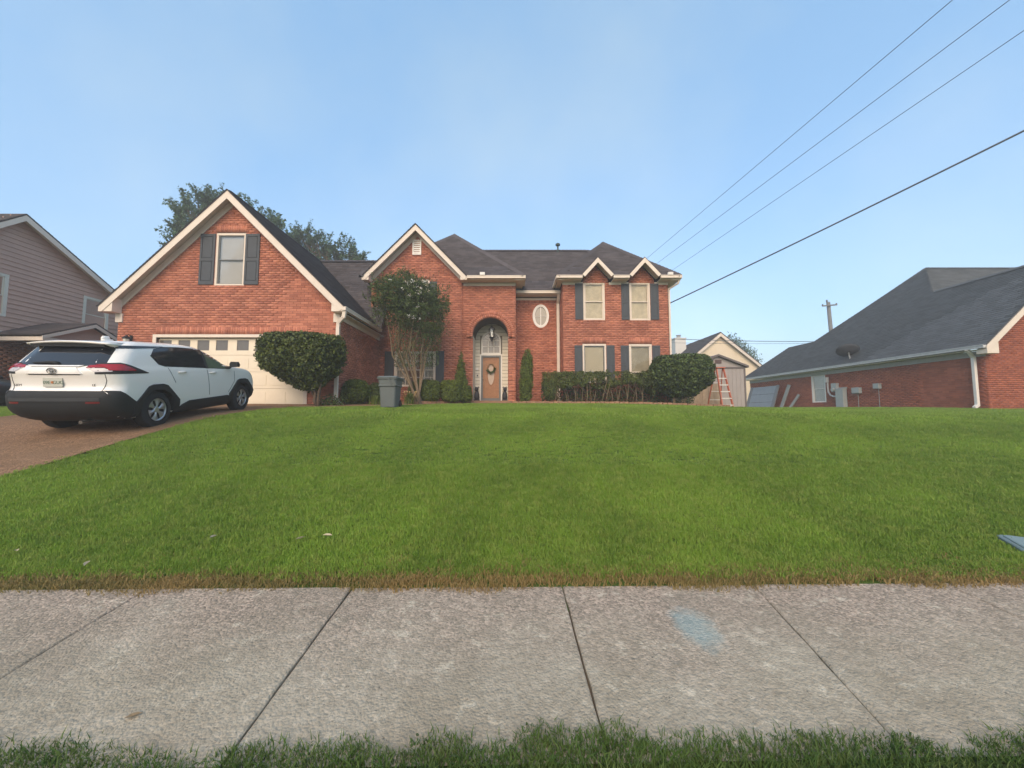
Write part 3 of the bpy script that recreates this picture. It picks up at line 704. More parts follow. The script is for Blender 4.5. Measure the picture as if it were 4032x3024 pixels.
m = MB(); m.lathe([(.03,0),(.035,.01),(.02,.03)], (-1.645,18.21,3.16), 'y', 12); m.build('doorbell', M_METAL, hb)

# windows and shutters
a13, a17, a18 = (O13,X_,NF), (O17,X_,NF), (O18,X_,NF)
window(hb,*a13,-10.30,-9.26,5.80,7.66,'shade')
shutter(hb,*a13,-10.82,-10.31,5.82,7.62); shutter(hb,*a13,-9.255,-8.76,5.82,7.62)
window(hb,*a17,*LWW,'grid',.08,rail=.48); shutter(hb,*a17,-5.66,-5.25,2.5,4.12); shutter(hb,*a17,-3.39,-3.02,2.5,4.14)
window(hb,*a17,*LWU,'blind'); shutter(hb,*a17,-3.72,-3.38,5.87,7.30); shutter(hb,*a17,-5.2,-4.84,5.87,7.30)
for W_, sh, stl in ((W1,((2.84,3.20),),'shade2'),(W2,((4.92,5.28),(6.23,6.60)),'shade2'),(W3,((2.79,3.14),(4.21,4.57)),'blind'),(W4,((4.85,5.21),(6.25,6.60)),'shade3')):
    fr = window(hb,*a17,*W_, 'blind' if stl == 'blind' else 'none', rail=.5 if W_[2] > 5 else .27)
    if stl != 'blind':
        q = MB(); wbox(q,*a17,W_[0]+.085,W_[1]-.085,W_[2]+.06,W_[3]-.08,-.13,-.115)
        q.build('roller_blind', mat('cream_blind', (.60,.53,.40), .75, .22, 3.5) if stl == 'shade2' else mat('grey_sheer', (.34,.31,.24), .8, .2, 3), fr)
        s2 = MB(); s2.box(0,0,0,0,0,0)
    for s0, s1 in sh: shutter(hb,*a17,s0,s1,W_[2]+.02 if W_[2] > 5 else 2.70,W_[3]-.06)
# oval window
of = MB(); n = 40
oo, oi = arc(1.38,6.02,.395,.565,0,360,n), arc(1.38,6.02,.28,.45,0,360,n)
for i in range(n): of.prism([(oo[i][0],18.16,oo[i][1]),(oo[i+1][0],18.16,oo[i+1][1]),(oi[i+1][0],18.16,oi[i+1][1]),(oi[i][0],18.16,oi[i][1])], (0,.09,0))
of = of.build('oval_window', M_TRIM2, hb)
m = MB(); m.prism([(x,18.22,z) for x,z in oi[:-1]], (0,.006,0)); m.build('pane', mat('oval_glass', (.33,.29,.23), .15, .05, 3, spec=.6), of)
m = MB(); m.box(1.36,1.40,18.185,18.219,5.58,6.46); m.box(1.11,1.36,18.195,18.219,6.01,6.03); m.box(1.40,1.65,18.195,18.219,6.01,6.03); m.build('muntin', M_TRIM2, of)
# gable vent
vf = MB(); va = (O17,X_,NF)
for q in ((-4.52,-4.46,8.54,9.24),(-4.18,-4.12,8.54,9.24),(-4.46,-4.18,9.19,9.24),(-4.46,-4.18,8.54,8.59)): wbox(vf,*va,*q,.0,.045)
vf = vf.build('gable_vent', M_TRIM2, hb)
for i in range(6):
    z = 8.60+i*.098; m = MB(); m.add([pt(*va,-4.46,z,.035),pt(*va,-4.18,z,.035),pt(*va,-4.18,z+.07,.008),pt(*va,-4.46,z+.07,.008),pt(*va,-4.46,z+.012,.035),pt(*va,-4.18,z+.012,.035),pt(*va,-4.18,z+.08,.008),pt(*va,-4.46,z+.08,.008)],[(0,1,2,3),(4,7,6,5),(0,4,5,1),(3,2,6,7)]); m.build('louvre', M_TRIM2, vf)

# garage door
gt = MB(); wbox(gt,*a13,-12.27,-12.15,1.6,4.08,-.06,.022); wbox(gt,*a13,-7.05,-6.93,1.6,4.08,-.06,.022); wbox(gt,*a13,-12.15,-7.05,3.98,4.08,-.06,.03)
gt.build('garage_door_casing', M_TRIM, hb)
gd = MB(); wbox(gd,*a13,-12.15,-7.05,1.62,3.98,-.16,-.13); gd = gd.build('garage_door', M_GDOOR, hb)
GW = [-11.92,-11.28,-10.62,-9.98,-9.26,-8.63,-7.95,-7.32]
for i in range(4):
    z0 = 1.66+.575*i; z1 = z0+.566; m = MB()
    if i < 3: wbox(m,*a13,-12.15,-7.05,z0,z1,-.13,-.10)
    else:
        e = [-12.15]+[v for c in GW for v in (c-.205,c+.205)]+[-7.05]
        for k_ in range(0,len(e),2): wbox(m,*a13,e[k_],e[k_+1],z0,z1,-.13,-.10)
        for c in GW: wbox(m,*a13,c-.205,c+.205,z0,3.545,-.13,-.10); wbox(m,*a13,c-.205,c+.205,3.90,z1,-.13,-.10)
    if i < 3:
        for c in GW: wbox(m,*a13,c-.23,c+.23,z0+.11,z1-.11,-.10,-.092)
    m.build('door_panel', M_GDOOR, gd)
for c in GW:
    m = MB(); wbox(m,*a13,c-.205,c+.205,3.545,3.90,-.128,-.122); m.build('pane', mat('garage_glass', (.13,.115,.10), .12, .1, 4, spec=.6), gd)

# roofs
T = Roof()
gz, gx = 9.05, -9.74
T.plane([(gx,12.62,gz),(gx,19,gz),(-5.60,16.2,4.97),(-5.60,12.62,4.97)])
T.plane([(gx,12.62,gz),(-13.88,12.62,4.97),(-13.88,22,4.97),(gx,22,gz)])
T.plane([(gx,19,gz),(-6.32,19,gz),(-6.32,17.02,gz-1.98*1.457),(-5.6,17.02,gz-1.98*1.457),(-5.6,16.2,4.97)])
T.plane([(gx,19,gz),(-6.32,19,gz),(-6.32,23,gz-4),(gx,23,gz-4)], shingles=False)
T.plane([(-1.97,16.52,7.42),(.58,16.52,7.42),(-3.1,20.1,10.95),(-4.29,18.93,9.796)])
T.plane([(.58,16.52,7.42),(.58,24,7.42),(-3.1,24,10.95),(-3.1,20.1,10.95)])
T.plane([(-6.72,16.52,7.42),(-6.72,24,7.42),(-3.1,24,10.95),(-3.1,20.1,10.95)])
T.plane([(-4.29,16.5,9.80),(-4.29,18.95,9.80),(-1.97,16.5,7.40)])
T.plane([(-4.29,16.5,9.80),(-4.29,18.95,9.80),(-6.63,18.95,7.40),(-6.63,16.5,7.40)])
T.plane([(-3,17.70,7.10),(7.3,17.70,7.10),(4.1,20.95,10.44),(-3,20.95,10.44)])
T.plane([(-3,20.95,10.44),(4.1,20.95,10.44),(7.3,25.2,6.9),(-3,25.2,6.9)], shingles=False)
T.plane([(4.1,20.95,10.44),(7.3,17.7,7.1),(7.3,25.2,6.9)], shingles=False)
rz = 7.42
T.plane([(1.95,16.52,rz),(3.09,16.52,rz),(3.78,17.37,rz+.85),(4.47,16.52,rz),(5.16,16.52,rz),(5.85,17.37,rz+.85),(6.54,16.52,rz),(7.47,16.52,rz),(4.68,19.2,10.10)])
T.plane([(1.95,16.52,rz),(4.68,19.2,10.10),(4.68,23,10.10),(1.95,23,rz)])
T.plane([(7.47,16.52,rz),(4.68,19.2,10.10),(4.68,23,10.10),(7.47,23,rz)])
for c in (3.78,5.85):
    for sx in (-1,1): T.plane([(c,16.5,8.26),(c,17.36,8.26),(c+sx*.68,16.5,7.50)])
rf = T.emit(hb, M_SHINGLE)
def caps(rf, p, q, m, wd=.15, n=None):
    p, q = Vector(p), Vector(q); L_ = (q-p).length; n = n or int(L_/.2); d = (q-p)/n; u = d.normalized(); sx = u.cross(Z_).normalized(); up = sx.cross(u)
    mb = MB()
    for i in range(n):
        a_ = p+d*i+up*.012; b_ = p+d*(i+1.1)+up*.03
        mb.add([a_-sx*wd-up*.11,a_+up*.015,a_+sx*wd-up*.11,b_-sx*wd-up*.11,b_+up*.015,b_+sx*wd-up*.11],[(0,1,4,3),(1,2,5,4)])
    mb.build('ridge_cap', m, rf, norm=False)
for p, q in (((gx,12.75,gz),(gx,19,gz+.02)),((-9.7,19,gz+.02),(-6.4,19,gz+.02)),((.58,16.52,7.44),(-3.1,20.1,10.97)),((-6.72,16.52,7.44),(-3.1,20.1,10.97)),((-1.8,20.95,10.46),(4.1,20.95,10.46)),
             ((1.95,16.52,7.44),(4.68,19.2,10.12)),((7.47,16.52,7.44),(4.68,19.2,10.12)),((4.1,20.95,10.46),(4.68,20.3,10.12)),((-4.29,16.65,9.79),(-4.29,18.9,9.82))): caps(rf, p, q, M_SHINGLE)
m = MB(); m.lathe([(.045,0),(.045,.40)], (2.55,20.8,10.25), 'z', 10); m.lathe([(.05,.38),(.13,.42),(.13,.50),(.04,.56)], (2.55,20.8,10.25), 'z', 12); m.build('vent_pipe', mat('pipe_green', (.05,.07,.06), .6), hb)

# rakes: fascia board, soffit and frieze of a gable whose ridge is at (cx, zt) and eaves at zb
def rake(cx, xl, xr, zt, zb, yf, yw, fw=.20, fz=.19, off=.0):
    for sx, xe in ((-1,xl),(1,xr)):
        d = Vector((xe-cx,0,zb-zt)); L_ = d.length; d.normalize(); nn = Vector((d.z*sx,0,-d.x*sx)); nn = -nn if nn.z > 0 else nn
        p0, p1 = Vector((cx,yf,zt-.04)), Vector((xe,yf,zb-.04))
        k_ = fw/abs(nn.z)
        m = MB(); m.prism([p0, p1, p1+nn*fw, p0-Z_*k_], (0,.03,0)); m.build('fascia', M_TRIM, hb)
        q0, q1 = p0-Z_*(.03), p1-Z_*.03
        m = MB(); m.prism([q0+Vector((0,.03,0)), q1+Vector((0,.03,0)), q1+Vector((0,yw-yf,0)), q0+Vector((0,yw-yf,0))], nn*.02); m.build('soffit', M_TRIM, hb)
        t_ = L_*.93
        q0 = Vector((cx,yw-.03,zt-.13)); q1 = q0+d*t_
        m = MB(); m.prism([q0, q1, q1+nn*fz, q0-Z_*(fz/abs(nn.z))], (0,.028,0)); m.build('frieze', M_TRIM, hb)
rake(gx,-13.86,-5.62,gz,4.99,12.64,13.0,.21,.20)
rake(-4.29,-6.62,-1.98,9.80,7.41,16.53,17.0,.19,.19)
for sx, xe, xw in ((-1,-13.86,-13.5),(1,-5.62,-5.95)):          # boxed returns at the foot of the big gable
    m = MB(); xi = xw-sx*.10
    m.prism([(xe,12.66,4.92),(xe,12.66,4.80),(xi,12.66,4.80),(xi,12.66,5.28)], (0,.33,0)); m.build('cornice_return', M_TRIM, hb)
    m = MB(); m.box(min(xw-sx*.16,xw+sx*.07),max(xw-sx*.16,xw+sx*.07),12.955,12.997,4.50,4.80); m.build('frieze', M_TRIM, hb)
for sx, xe, xw in ((-1,-6.62,-6.36),(1,-1.98,-2.24)):
    m = MB(); xi = xw-sx*.04; m.prism([(xe,16.55,7.36),(xe,16.55,7.24),(xi,16.55,7.24),(xi,16.55,7.55)], (0,.43,0)); m.build('cornice_return', M_TRIM, hb)
for c, xl, xr in ((3.78,3.08,4.48),(5.85,5.15,6.55)): rake(c,c-.69,c+.69,8.26,7.50,16.47,17.0,.15,.02)
# eaves: gutter, soffit, frieze along the front (y = outer face) 
def eave(x0, x1, yg, yw, z, fr=(0.12,), ends=(1,1)):
    m = MB(); m.box(x0,x1,yg,yg+.10,z-.125,z-.01); m.box(x0,x1,yg-.015,yg,z-.03,z); m.box(x0,x1,yg-.012,yg,z-.125,z-.10); m.build('gutter', M_TRIM, hb)
    m = MB(); m.box(x0+.01,x1-.01,yg+.10,yw-.026,z-.155,z-.13); m.build('soffit', M_TRIM, hb)
def frieze(x0, x1, y, z0, z1): m = MB(); m.box(x0,x1,y-.025,y-.001,z0,z1); m.build('frieze', M_TRIM, hb)
eave(-1.98,.60,16.50,17.07,7.42); frieze(-2.2,.17,17.07,7.13,7.25)
m = MB(); m.box(.50,.60,16.62,17.6,7.29,7.41); m.build('gutter', M_TRIM, hb); m = MB(); m.box(.19,.49,16.61,18.1,7.24,7.27); m.build('soffit', M_TRIM, hb)
eave(.20,2.27,17.66,18.2,7.11); frieze(.19,2.19,18.2,6.80,6.91)
for x0, x1 in ((1.95,3.10),(4.46,5.17),(6.53,7.47)): eave(x0,x1,16.48,17.0,7.43)
for x0, x1 in ((2.27,3.19),(4.37,5.27),(6.43,7.05)): frieze(x0,x1,17.0,7.16,7.27)
m = MB(); m.box(1.93,2.03,16.60,18.1,7.30,7.42); m.build('gutter', M_TRIM, hb); m = MB(); m.box(2.04,2.26,16.6,18.1,7.25,7.275); m.build('soffit', M_TRIM, hb)
m = MB(); m.box(7.39,7.49,16.60,23,7.30,7.42); m.build('gutter', M_TRIM, hb); m = MB(); m.box(7.05,7.38,16.6,23,7.25,7.275); m.build('soffit', M_TRIM, hb)
m = MB(); m.box(-5.68,-5.55,12.62,16.2,4.83,4.95); m.box(-5.56,-5.535,12.62,16.2,4.92,4.955); m.build('gutter', M_TRIM, hb)
m = MB(); m.box(-5.90,-5.69,13.02,16.95,4.76,4.785); m.build('soffit', M_TRIM, hb)
m = MB(); m.box(-5.925,-5.895,13.02,16.95,4.60,4.755); m.build('frieze', M_TRIM, hb)
for x, y, z in ((-1.30,16.46,7.44),(6.95,16.44,7.44)): m = MB(); m.box(x-.11,x+.11,y,y+.1,z-.01,z+.11); m.build('gutter_guard', M_TRIM2, hb)
def spout(pts, r=.05):
    m = MB()
    for i in range(len(pts)-1): 
        p, q = Vector(pts[i]), Vector(pts[i+1]); e = (q-p).normalized()*.03; m.bar(p-e, q+e, r*2, r*1.7, (0,1,0))
    m.build('downspout', M_TRIM, hb)
spout([(-5.62,12.72,4.83),(-5.66,12.73,4.62),(-5.90,12.90,4.46),(-5.92,12.92,4.3),(-5.92,12.92,1.85),(-5.78,12.84,1.72)], .055)
spout([(2.19,17.75,6.98),(2.20,17.9,6.8),(2.20,18.12,6.62),(2.20,18.12,1.80)], .065)
spout([(7.42,16.62,7.3),(7.36,16.7,7.12),(7.10,17.05,6.98),(7.10,17.08,1.7)], .04)
# wall lantern left of the garage door
wl = thing('wall_lantern', 'small coach lantern on the brick beside the cream garage door', 'lantern', (-13.0,12.9,3.9))
m = MB(); m.box(-13.04,-12.96,12.96,12.985,3.8,4.05); m.tube([(-13,12.97,4.0),(-13,12.88,4.06),(-13,12.82,4.0)], .012, 6); m.lathe([(.02,.0),(.12,-.10),(.12,-.12)], (-13,12.82,4.02), 'z', 6); m.build('bracket', M_METAL, wl)
m = MB(); m.lathe([(.06,-.40),(.09,-.13)], (-13,12.82,4.02), 'z', 6); m.build('lamp_glass', mat('lamp_glass', (.6,.58,.5), .2, .05), wl)
# hanging porch lantern
pl = thing('hanging_lantern', 'black lantern hanging in the arched entry above the door', 'lantern', (-.93,17.5,5.3))
m = MB(); c = (-.93,17.5,0); m.tube([(-.93,17.5,5.62),(-.93,17.5,5.34)], .008, 6); m.lathe([(.04,5.36),(.14,5.26),(.15,5.22)], c, 'z', 6); m.lathe([(.12,4.86),(.06,4.78),(.05,4.70),(.015,4.66)], c, 'z', 6)
for i in range(6): a_ = 2*math.pi*i/6; m.tube([(c[0]+.14*math.cos(a_),c[1]+.14*math.sin(a_),5.22),(c[0]+.115*math.cos(a_),c[1]+.115*math.sin(a_),4.86)], .012, 5)
m.build('lantern_frame', M_METAL, pl)
m = MB(); m.lathe([(.095,4.87),(.12,5.21)], c, 'z', 6); m.build('lantern_glass', glass_mat('lantern_pane', .2), pl)
m = MB(); m.lathe([(.02,4.88),(.02,5.02),(.035,5.06),(.01,5.12)], c, 'z', 8); m.build('bulb', mat('bulb', (.7,.66,.55), .3, 0), pl)
# statues each side of the door
def statue(x, y, lbl, flip):
    z0 = 1.93
    t = thing('statue', lbl, 'statue', (x,y,z0)); s_ = flip
    m = MB(); m.box(x-.13,x+.13,y-.12,y+.12,z0,z0+.07); m.build('plinth', M_STATUE, t)
    m = MB(); m.lathe([(.10,.07),(.125,.14),(.115,.26),(.095,.38),(.07,.44),(.045,.47)], (x,y+.02,z0), 'z', 14)
    for q in (-1,1): m.tube([(x+q*.05,y-.06,z0+.36),(x+q*.055,y-.10,z0+.2),(x+q*.055,y-.115,z0+.075)], [.04,.032,.035], 8)
    m.build('body', M_STATUE, t, True)
    m = MB(); m.lathe([(.02,-.10),(.075,-.07),(.095,0),(.08,.07),(.02,.10)], (x+s_*.01,y-.02,z0+.54), 'z', 14); m.lathe([(.015,-.08),(.05,-.05),(.055,.0)], (x+s_*.03,y-.09,z0+.52), 'y', 10)
    for q in (-1,1): m.tube([(x+q*.06,y-.01,z0+.60),(x+q*.075,y-.01,z0+.67)], [.03,.008], 6)
    m.build('head', M_STATUE, t, True)
statue(-1.61,17.6,'small black statue with round head standing left of the front door',-1)
statue(-.33,17.6,'small black statue turned aside standing right of the front door',1)
# wreath
wr = thing('wreath', 'round twig wreath with leaves hanging on the front door', 'wreath', (-1.0,18.17,3.5))
m = MB(); m.tube([(-1.0+.17*math.cos(a_),18.165,3.52+.19*math.sin(a_)) for a_ in np.linspace(0,2*math.pi,30)], .016, 6, False); m.build('hoop', M_TWIG, wr)
def leaf_quads(pts, nrm, size, asp=.5, jit=.6, fold=0.0):
    n = len(pts); nrm = nrm + rng.normal(0, jit, (n,3)); nrm /= np.linalg.norm(nrm, axis=1)[:,None]+1e-9
    t = rng.normal(0,1,(n,3)); t -= nrm*(t*nrm).sum(1)[:,None]; t /= np.linalg.norm(t,axis=1)[:,None]+1e-9; b = np.cross(nrm,t)
    s_ = (size*rng.uniform(.5,1.4,n))[:,None]
    V = np.stack([pts - t*s_*.5, pts + b*s_*asp*.5 + nrm*s_*fold, pts + t*s_*.5, pts - b*s_*asp*.5 + nrm*s_*fold], 1).reshape(-1,3)
    return V, np.arange(4*n).reshape(n,4)
def cl_noise(p, s, seed=0):
    r_ = np.random.default_rng(seed); v = np.zeros(len(p))
    for i in range(7):
        k_ = r_.normal(0,1,3)*s*(1+.5*i); v += np.sin(p@k_ + r_.uniform(0,6.28))/(1+.35*i)
    return v/2.2
aa = rng.uniform(-2.9,.1,150); pts = np.stack([-1.0+(.18+rng.normal(0,.03,150))*np.cos(aa), 18.15+rng.normal(0,.015,150), 3.50+(.20+rng.normal(0,.03,150))*np.sin(aa)],1)
V, Q = leaf_quads(pts, np.tile([[0,-1.,0]],(150,1)), .09, .5, .8); np_mesh('wreath_leaves', V, Q, M_LEAF_D, wr, rng.random(150))

# ------------------------------------------------------------------ neighbour on the right (brick ranch)
hr = thing('brick_bungalow', 'single storey red brick house with big slate grey hipped roof on the right', 'house', (20,20,1.6))
B = Wall(); rw = (-24.35,-23.25,1.98,3.78)
B.wall((19,0,0), -Y_, -X_, [(-30.6,1.2),(-15.385,1.2),(-15.385,3.92),(-30.6,3.92)], [rect(*rw)])
B.wall((0,15.3,0), X_, NF, [(19,1.2),(26,1.2),(26,4.0),(22.5,7.45),(19,4.0)])
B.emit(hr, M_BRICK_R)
m = MB(); m.box(19.2,34,30.5,30.6,1.2,3.9); m.build('rear_wall', M_MORTAR, hr); m = MB(); m.box(33.9,34,18.6,30.5,1.2,3.9); m.build('side_wall', M_MORTAR, hr); m = MB(); m.box(26,34,18.5,18.6,1.2,3.9); m.build('front_wall', M_MORTAR, hr)
T = Roof(); e = 18.62; ez = 4.10
T.plane([(e,14.95,ez),(e,28.6,ez),(24.8,22.5,10.02),(24.8,22.5,10.02),(22.5,20.15,ez+(22.5-e)*.958),(22.5,14.95,ez+(22.5-e)*.958)])
rzR = ez+(22.5-e)*.958
T.plane([(22.5,14.95,rzR),(22.5,20.15,rzR),(26.4,16.2,ez),(26.4,14.95,ez)])
T.plane([(24.8,22.5,10.02),(32,22.5,10.02),(32,16.3,ez),(26.4,16.3,ez),(22.5,20.2,rzR+.02)])
T.plane([(24.8,22.5,10.02),(e,28.6,ez),(32,28.6,ez),(32,22.5,10.02)], shingles=False)
T.plane([(e,25.0,ez),(e,31.0,ez),(20.95,28.8,ez+2.2),(20.95,25.6,ez+2.2)])
T.plane([(20.95,25.6,ez+2.2),(20.95,28.8,ez+2.2),(23.3,31,ez),(23.3,25,ez)], shingles=False)
T.plane([(e,31,ez),(23.3,31,ez),(20.95,28.8,ez+2.2)], shingles=False)
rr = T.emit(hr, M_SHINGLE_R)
caps(rr,(24.8,22.5,10.04),(20.5,26.9,5.75),M_SHINGLE_R); caps(rr,(24.8,22.5,10.04),(32,22.5,10.04),M_SHINGLE_R); caps(rr,(22.5,14.95,rzR+.02),(22.5,20,rzR+.02),M_SHINGLE_R)
m = MB(); m.box(e-.10,e+.02,14.97,31.0,ez-.14,ez-.03); m.box(e-.12,e-.10,14.97,31.0,ez-.04,ez-.01); m.build('gutter', mat('gutter_grey', (.50,.50,.50), .4), hr)
m = MB(); m.box(e+.03,18.97,14.97,30.9,ez-.19,ez-.16); m.build('soffit', M_TRIM2, hr)
m = MB(); m.box(18.965,18.995,15.3,30.6,ez-.42,ez-.20); m.build('frieze', mat('grey_trim', (.36,.36,.35), .6), hr)
for sx, xe in ((-1,e),(1,26.4)):
    p0, p1 = Vector((22.5,14.93,rzR-.07)), Vector((xe,14.93,ez-.07)); m = MB(); m.prism([p0,p1,p1-Z_*.28,p0-Z_*.28],(0,.03,0)); m.build('fascia', M_TRIM, hr)
    m = MB(); m.prism([p0+Vector((0,.03,-.05)),p1+Vector((0,.03,-.05)),p1+Vector((0,.37,-.05)),p0+Vector((0,.37,-.05))],(0,0,-.02)); m.build('soffit', M_TRIM, hr)
m = MB(); m.prism([(e,14.96,ez-.2),(e,14.96,ez-.36),(19.12,14.96,ez-.36),(19.12,14.96,ez+.25)],(0,.33,0)); m.build('cornice_return', M_TRIM, hr)
m = MB(); m.bar((18.55,15.55,ez-.12),(18.86,15.62,ez-.42),.11,.09,(0,1,0)); m.bar((18.88,15.62,ez-.38),(18.88,15.62,1.66),.11,.10,(0,1,0)); m.bar((18.88,15.62,1.70),(18.66,15.55,1.60),.11,.09,(0,1,0)); m.build('downspout', M_TRIM2, hr)
window(hr,(19,0,0),-Y_,-X_,*rw,'none',.10,M_TRIM2)
m = MB(); m.box(19.10,19.12,23.3,24.3,2.0,3.7); m.build('window_shade', mat('pale_blind', (.50,.53,.54), .7, .08), hr)
# satellite dish on the eave slope
sdh = thing('satellite_dish', 'grey satellite dish on a short mast above the gutter of the bungalow', 'dish', (19.6,20.6,5.0))
dc = P(3335,1398,21.3)
dc = Vector((18.95,21.4,4.40)); m = MB(); m.tube([dc,dc+Vector((-.04,0,.20)),dc+Vector((-.10,-.05,.34))], .035, 8); m.build('mast', mat('galvanised', (.35,.36,.37), .5, metal=.5), sdh)
md_ = bpy.data.meshes.new('dish'); b = bmesh.new(); rs = []
for i in range(6):
    r_ = .48*i/5; rs.append([b.verts.new((r_*math.cos(a_)*1.1, r_*math.sin(a_)*.9, .55*r_*r_)) for a_ in np.linspace(0,2*math.pi,25)[:-1]] if i else [b.verts.new((0,0,0))])
for j in range(24): b.faces.new((rs[0][0],rs[1][j],rs[1][(j+1)%24]))
for i in range(1,5):
    for j in range(24): b.faces.new((rs[i][j],rs[i+1][j],rs[i+1][(j+1)%24],rs[i][(j+1)%24]))
mw = Matrix.Translation(dc+Vector((-.12,-.05,.42))) @ Vector((.35,.75,.75)).to_track_quat('Z','Y').to_matrix().to_4x4()
bmesh.ops.transform(b, matrix=mw, verts=b.verts); bmesh.ops.solidify(b, geom=b.faces[:], thickness=.012); b.to_mesh(md_); b.free(); md_.materials.append(mat('dish_grey', (.045,.048,.055), .7)); md_.shade_smooth()
o = bpy.data.objects.new('reflector', md_); C.objects.link(o); attach(o, sdh)
m = MB(); p0 = mw @ Vector((0,-.42,.1)); p1 = mw @ Vector((0,-.30,.62)); m.tube([p0,p1], .015, 6); m.bar(p1, p1+Vector((0,-.02,.16)), .10, .10); m.build('feed_arm', mat('dish_arm', (.06,.06,.07), .6), sdh)
# meter cabinet and boxes on its wall
mt = thing('meter_cabinet', 'tall grey electric meter cabinet with curved conduit by the bungalow window', 'meter', (18.75,22.4,1.6))
M_UTIL = mat('utility_grey', (.36,.38,.37), .5, .08, 4)
m = MB(); m.box(18.72,18.96,21.75,22.25,1.45,2.75); m.prism([(18.70,21.72,2.75),(18.97,21.72,2.75),(18.97,21.72,2.84)],(0,.56,0)); m.build('cabinet', M_UTIL, mt)
m = MB(); m.lathe([(.10,0),(.10,.10),(.08,.13)], (18.62,22.35,2.72), 'x', 14); m.box(18.8,18.98,22.28,22.62,2.6,3.1); m.build('meter_box', M_UTIL, mt)
m = MB(); q = [(18.93,23.0,3.25),(18.93,23.0,2.9),(18.92,22.95,2.6),(18.9,22.8,2.42),(18.86,22.55,2.34),(18.8,22.25,2.33)]; m.tube(q,.045,8); m.lathe([(.09,0),(.09,.3)],(18.9,23.0,3.2),'z',8); m.build('conduit', mat('pvc', (.55,.52,.50), .5), mt)
for (yy, zz, sy, sz, lb) in ((21.05,2.60,.21,.16,'larger grey service box on the bungalow wall right of the meter cabinet'),(19.85,2.76,.14,.13,'smaller pale service box with cable on the bungalow wall near the downspout')):
    t = thing('service_box', lb, 'utility box', (18.9,yy,zz)); m = MB(); m.box(18.83,18.985,yy-sy,yy+sy,zz-sz,zz+sz); m.build('box_body', M_UTIL, t)
    m = MB(); m.box(18.80,18.829,yy-sy-.01,yy+sy+.01,zz-sz+.02,zz+sz+.01); m.build('box_cover', M_UTIL, t); m = MB(); m.tube([(18.96,yy,zz-sz),(18.96,yy,1.5)],.015,6); m.build('cable', M_UTIL, t)
# things leaning against it
t = thing('leaning_panel', 'large grey blue sectional panel leaning on the bungalow wall', 'panel', (18.5,28.6,1.6))
MP = mat('panel_blue', (.22,.25,.28), .6, .1, 3)
def lean(y, z, d): return Vector((18.25+.55*z/1.75-d, y, 1.55+z))
for i in range(3):
    m = MB(); z0, z1 = .585*i+.012, .585*i+.575; p = [lean(27.3,z0,0),lean(29.9,z0,0),lean(29.9,z1,0),lean(27.3,z1,0)]; m.prism(p,(.05,0,-.015)); m.build('panel_section', MP, t)
for y0, y1 in ((27.0,27.28),(29.92,30.2)):
    m = MB(); p = [lean(y0,0,.02),lean(y1,0,.02),lean(y1,1.78,.02),lean(y0,1.78,.02)]; m.prism(p,(.07,0,-.02)); m.build('panel_stile', mat('panel_edge', (.16,.17,.18), .6), t)
for (y0, dy, h, wd, lb) in ((26.5,-.35,1.75,.30,'tall grey plank leaning beside the blue panel'),(25.75,-.45,1.05,.22,'short grey plank leaning lowest beside the bungalow window')):
    t = MB(); t.bar((18.45,y0,1.52),(18.9,y0+dy,1.52+h),.05,wd,(0,1,0)); o = t.build('plank', mat('grey_plank', (.27,.27,.25), .85, .15, 4)); tag(o, lb, 'plank')

# ------------------------------------------------------------------ neighbour on the left (mauve siding over brick)
hl = thing('siding_house', 'two storey house with mauve lap siding over a brick ground floor on the left', 'house', (-19,14,1.6))
LX = -19.0; ay, az = 14.3, 9.05
def lz(y): return az-.12-(y-ay)*.55 if y > ay else az-.12-(ay-y)*.9
lwins = [(12.6,14.22,5.0,6.62),(16.75,17.85,5.05,6.62)]
sb = MB(); sb.prism([(LX-.06,9.6,4.45),(LX-.06,20.5,4.45),(LX-.06,20.5,lz(20.5)),(LX-.06,ay,az-.12),(LX-.06,9.6,lz(9.6))],(-.1,0,0)); sb = sb.build('wall', M_SIDE_L, hl)
z = 4.47
while z < az-.15:
    yl = 9.6 if lz(9.6) > z else ay-(az-.12-z)/.9; yr = min(20.5, ay+(az-.12-z)/.55)
    for a_, b_ in minus([(yl,yr)], [(w_[0],w_[1]) for w_ in lwins if w_[2] < z+.1 < w_[3]]):
        m = MB(); m.add([(LX,a_,z),(LX,b_,z),(LX-.03,b_,z+.18),(LX-.03,a_,z+.18),(LX-.04,a_,z),(LX-.04,b_,z),(LX-.05,b_,z+.18),(LX-.05,a_,z+.18)],[(0,1,2,3),(4,7,6,5),(0,4,5,1),(3,2,6,7),(0,3,7,4),(1,5,6,2)])
        m.build('siding_board', M_SIDE_L, sb)
    z += .178
for i, w_ in enumerate(lwins):
    fr = window(hl,(LX,0,0),Y_,X_,*w_,'none',.12,mat('pale_casing',(.66,.62,.52),.6,.05))
    m = MB(); m.box(LX-.16,LX-.14,w_[0]+.15,w_[1]-.15,(w_[2]+w_[3])/2,w_[3]-.1); m.build('blind', mat('sage_blind',(.42,.48,.44),.7,.06), fr)
    m = MB(); m.box(LX-.16,LX-.14,w_[0]+.15,w_[1]-.15,w_[2]+.1,(w_[2]+w_[3])/2-.002); m.build('screen', mat('grey_screen',(.16,.19,.18),.7,.06), fr)
B = Wall(); B.wall((LX-.03,0,0), Y_, X_, [(9.6,1.4),(20.4,1.4),(20.4,4.28),(9.6,4.28)]); B.emit(hl, M_BRICK_L)
m = MB(); m.box(LX-.06,LX+.02,9.5,20.5,4.28,4.46); m.build('belt_board', M_TRIM, hl)
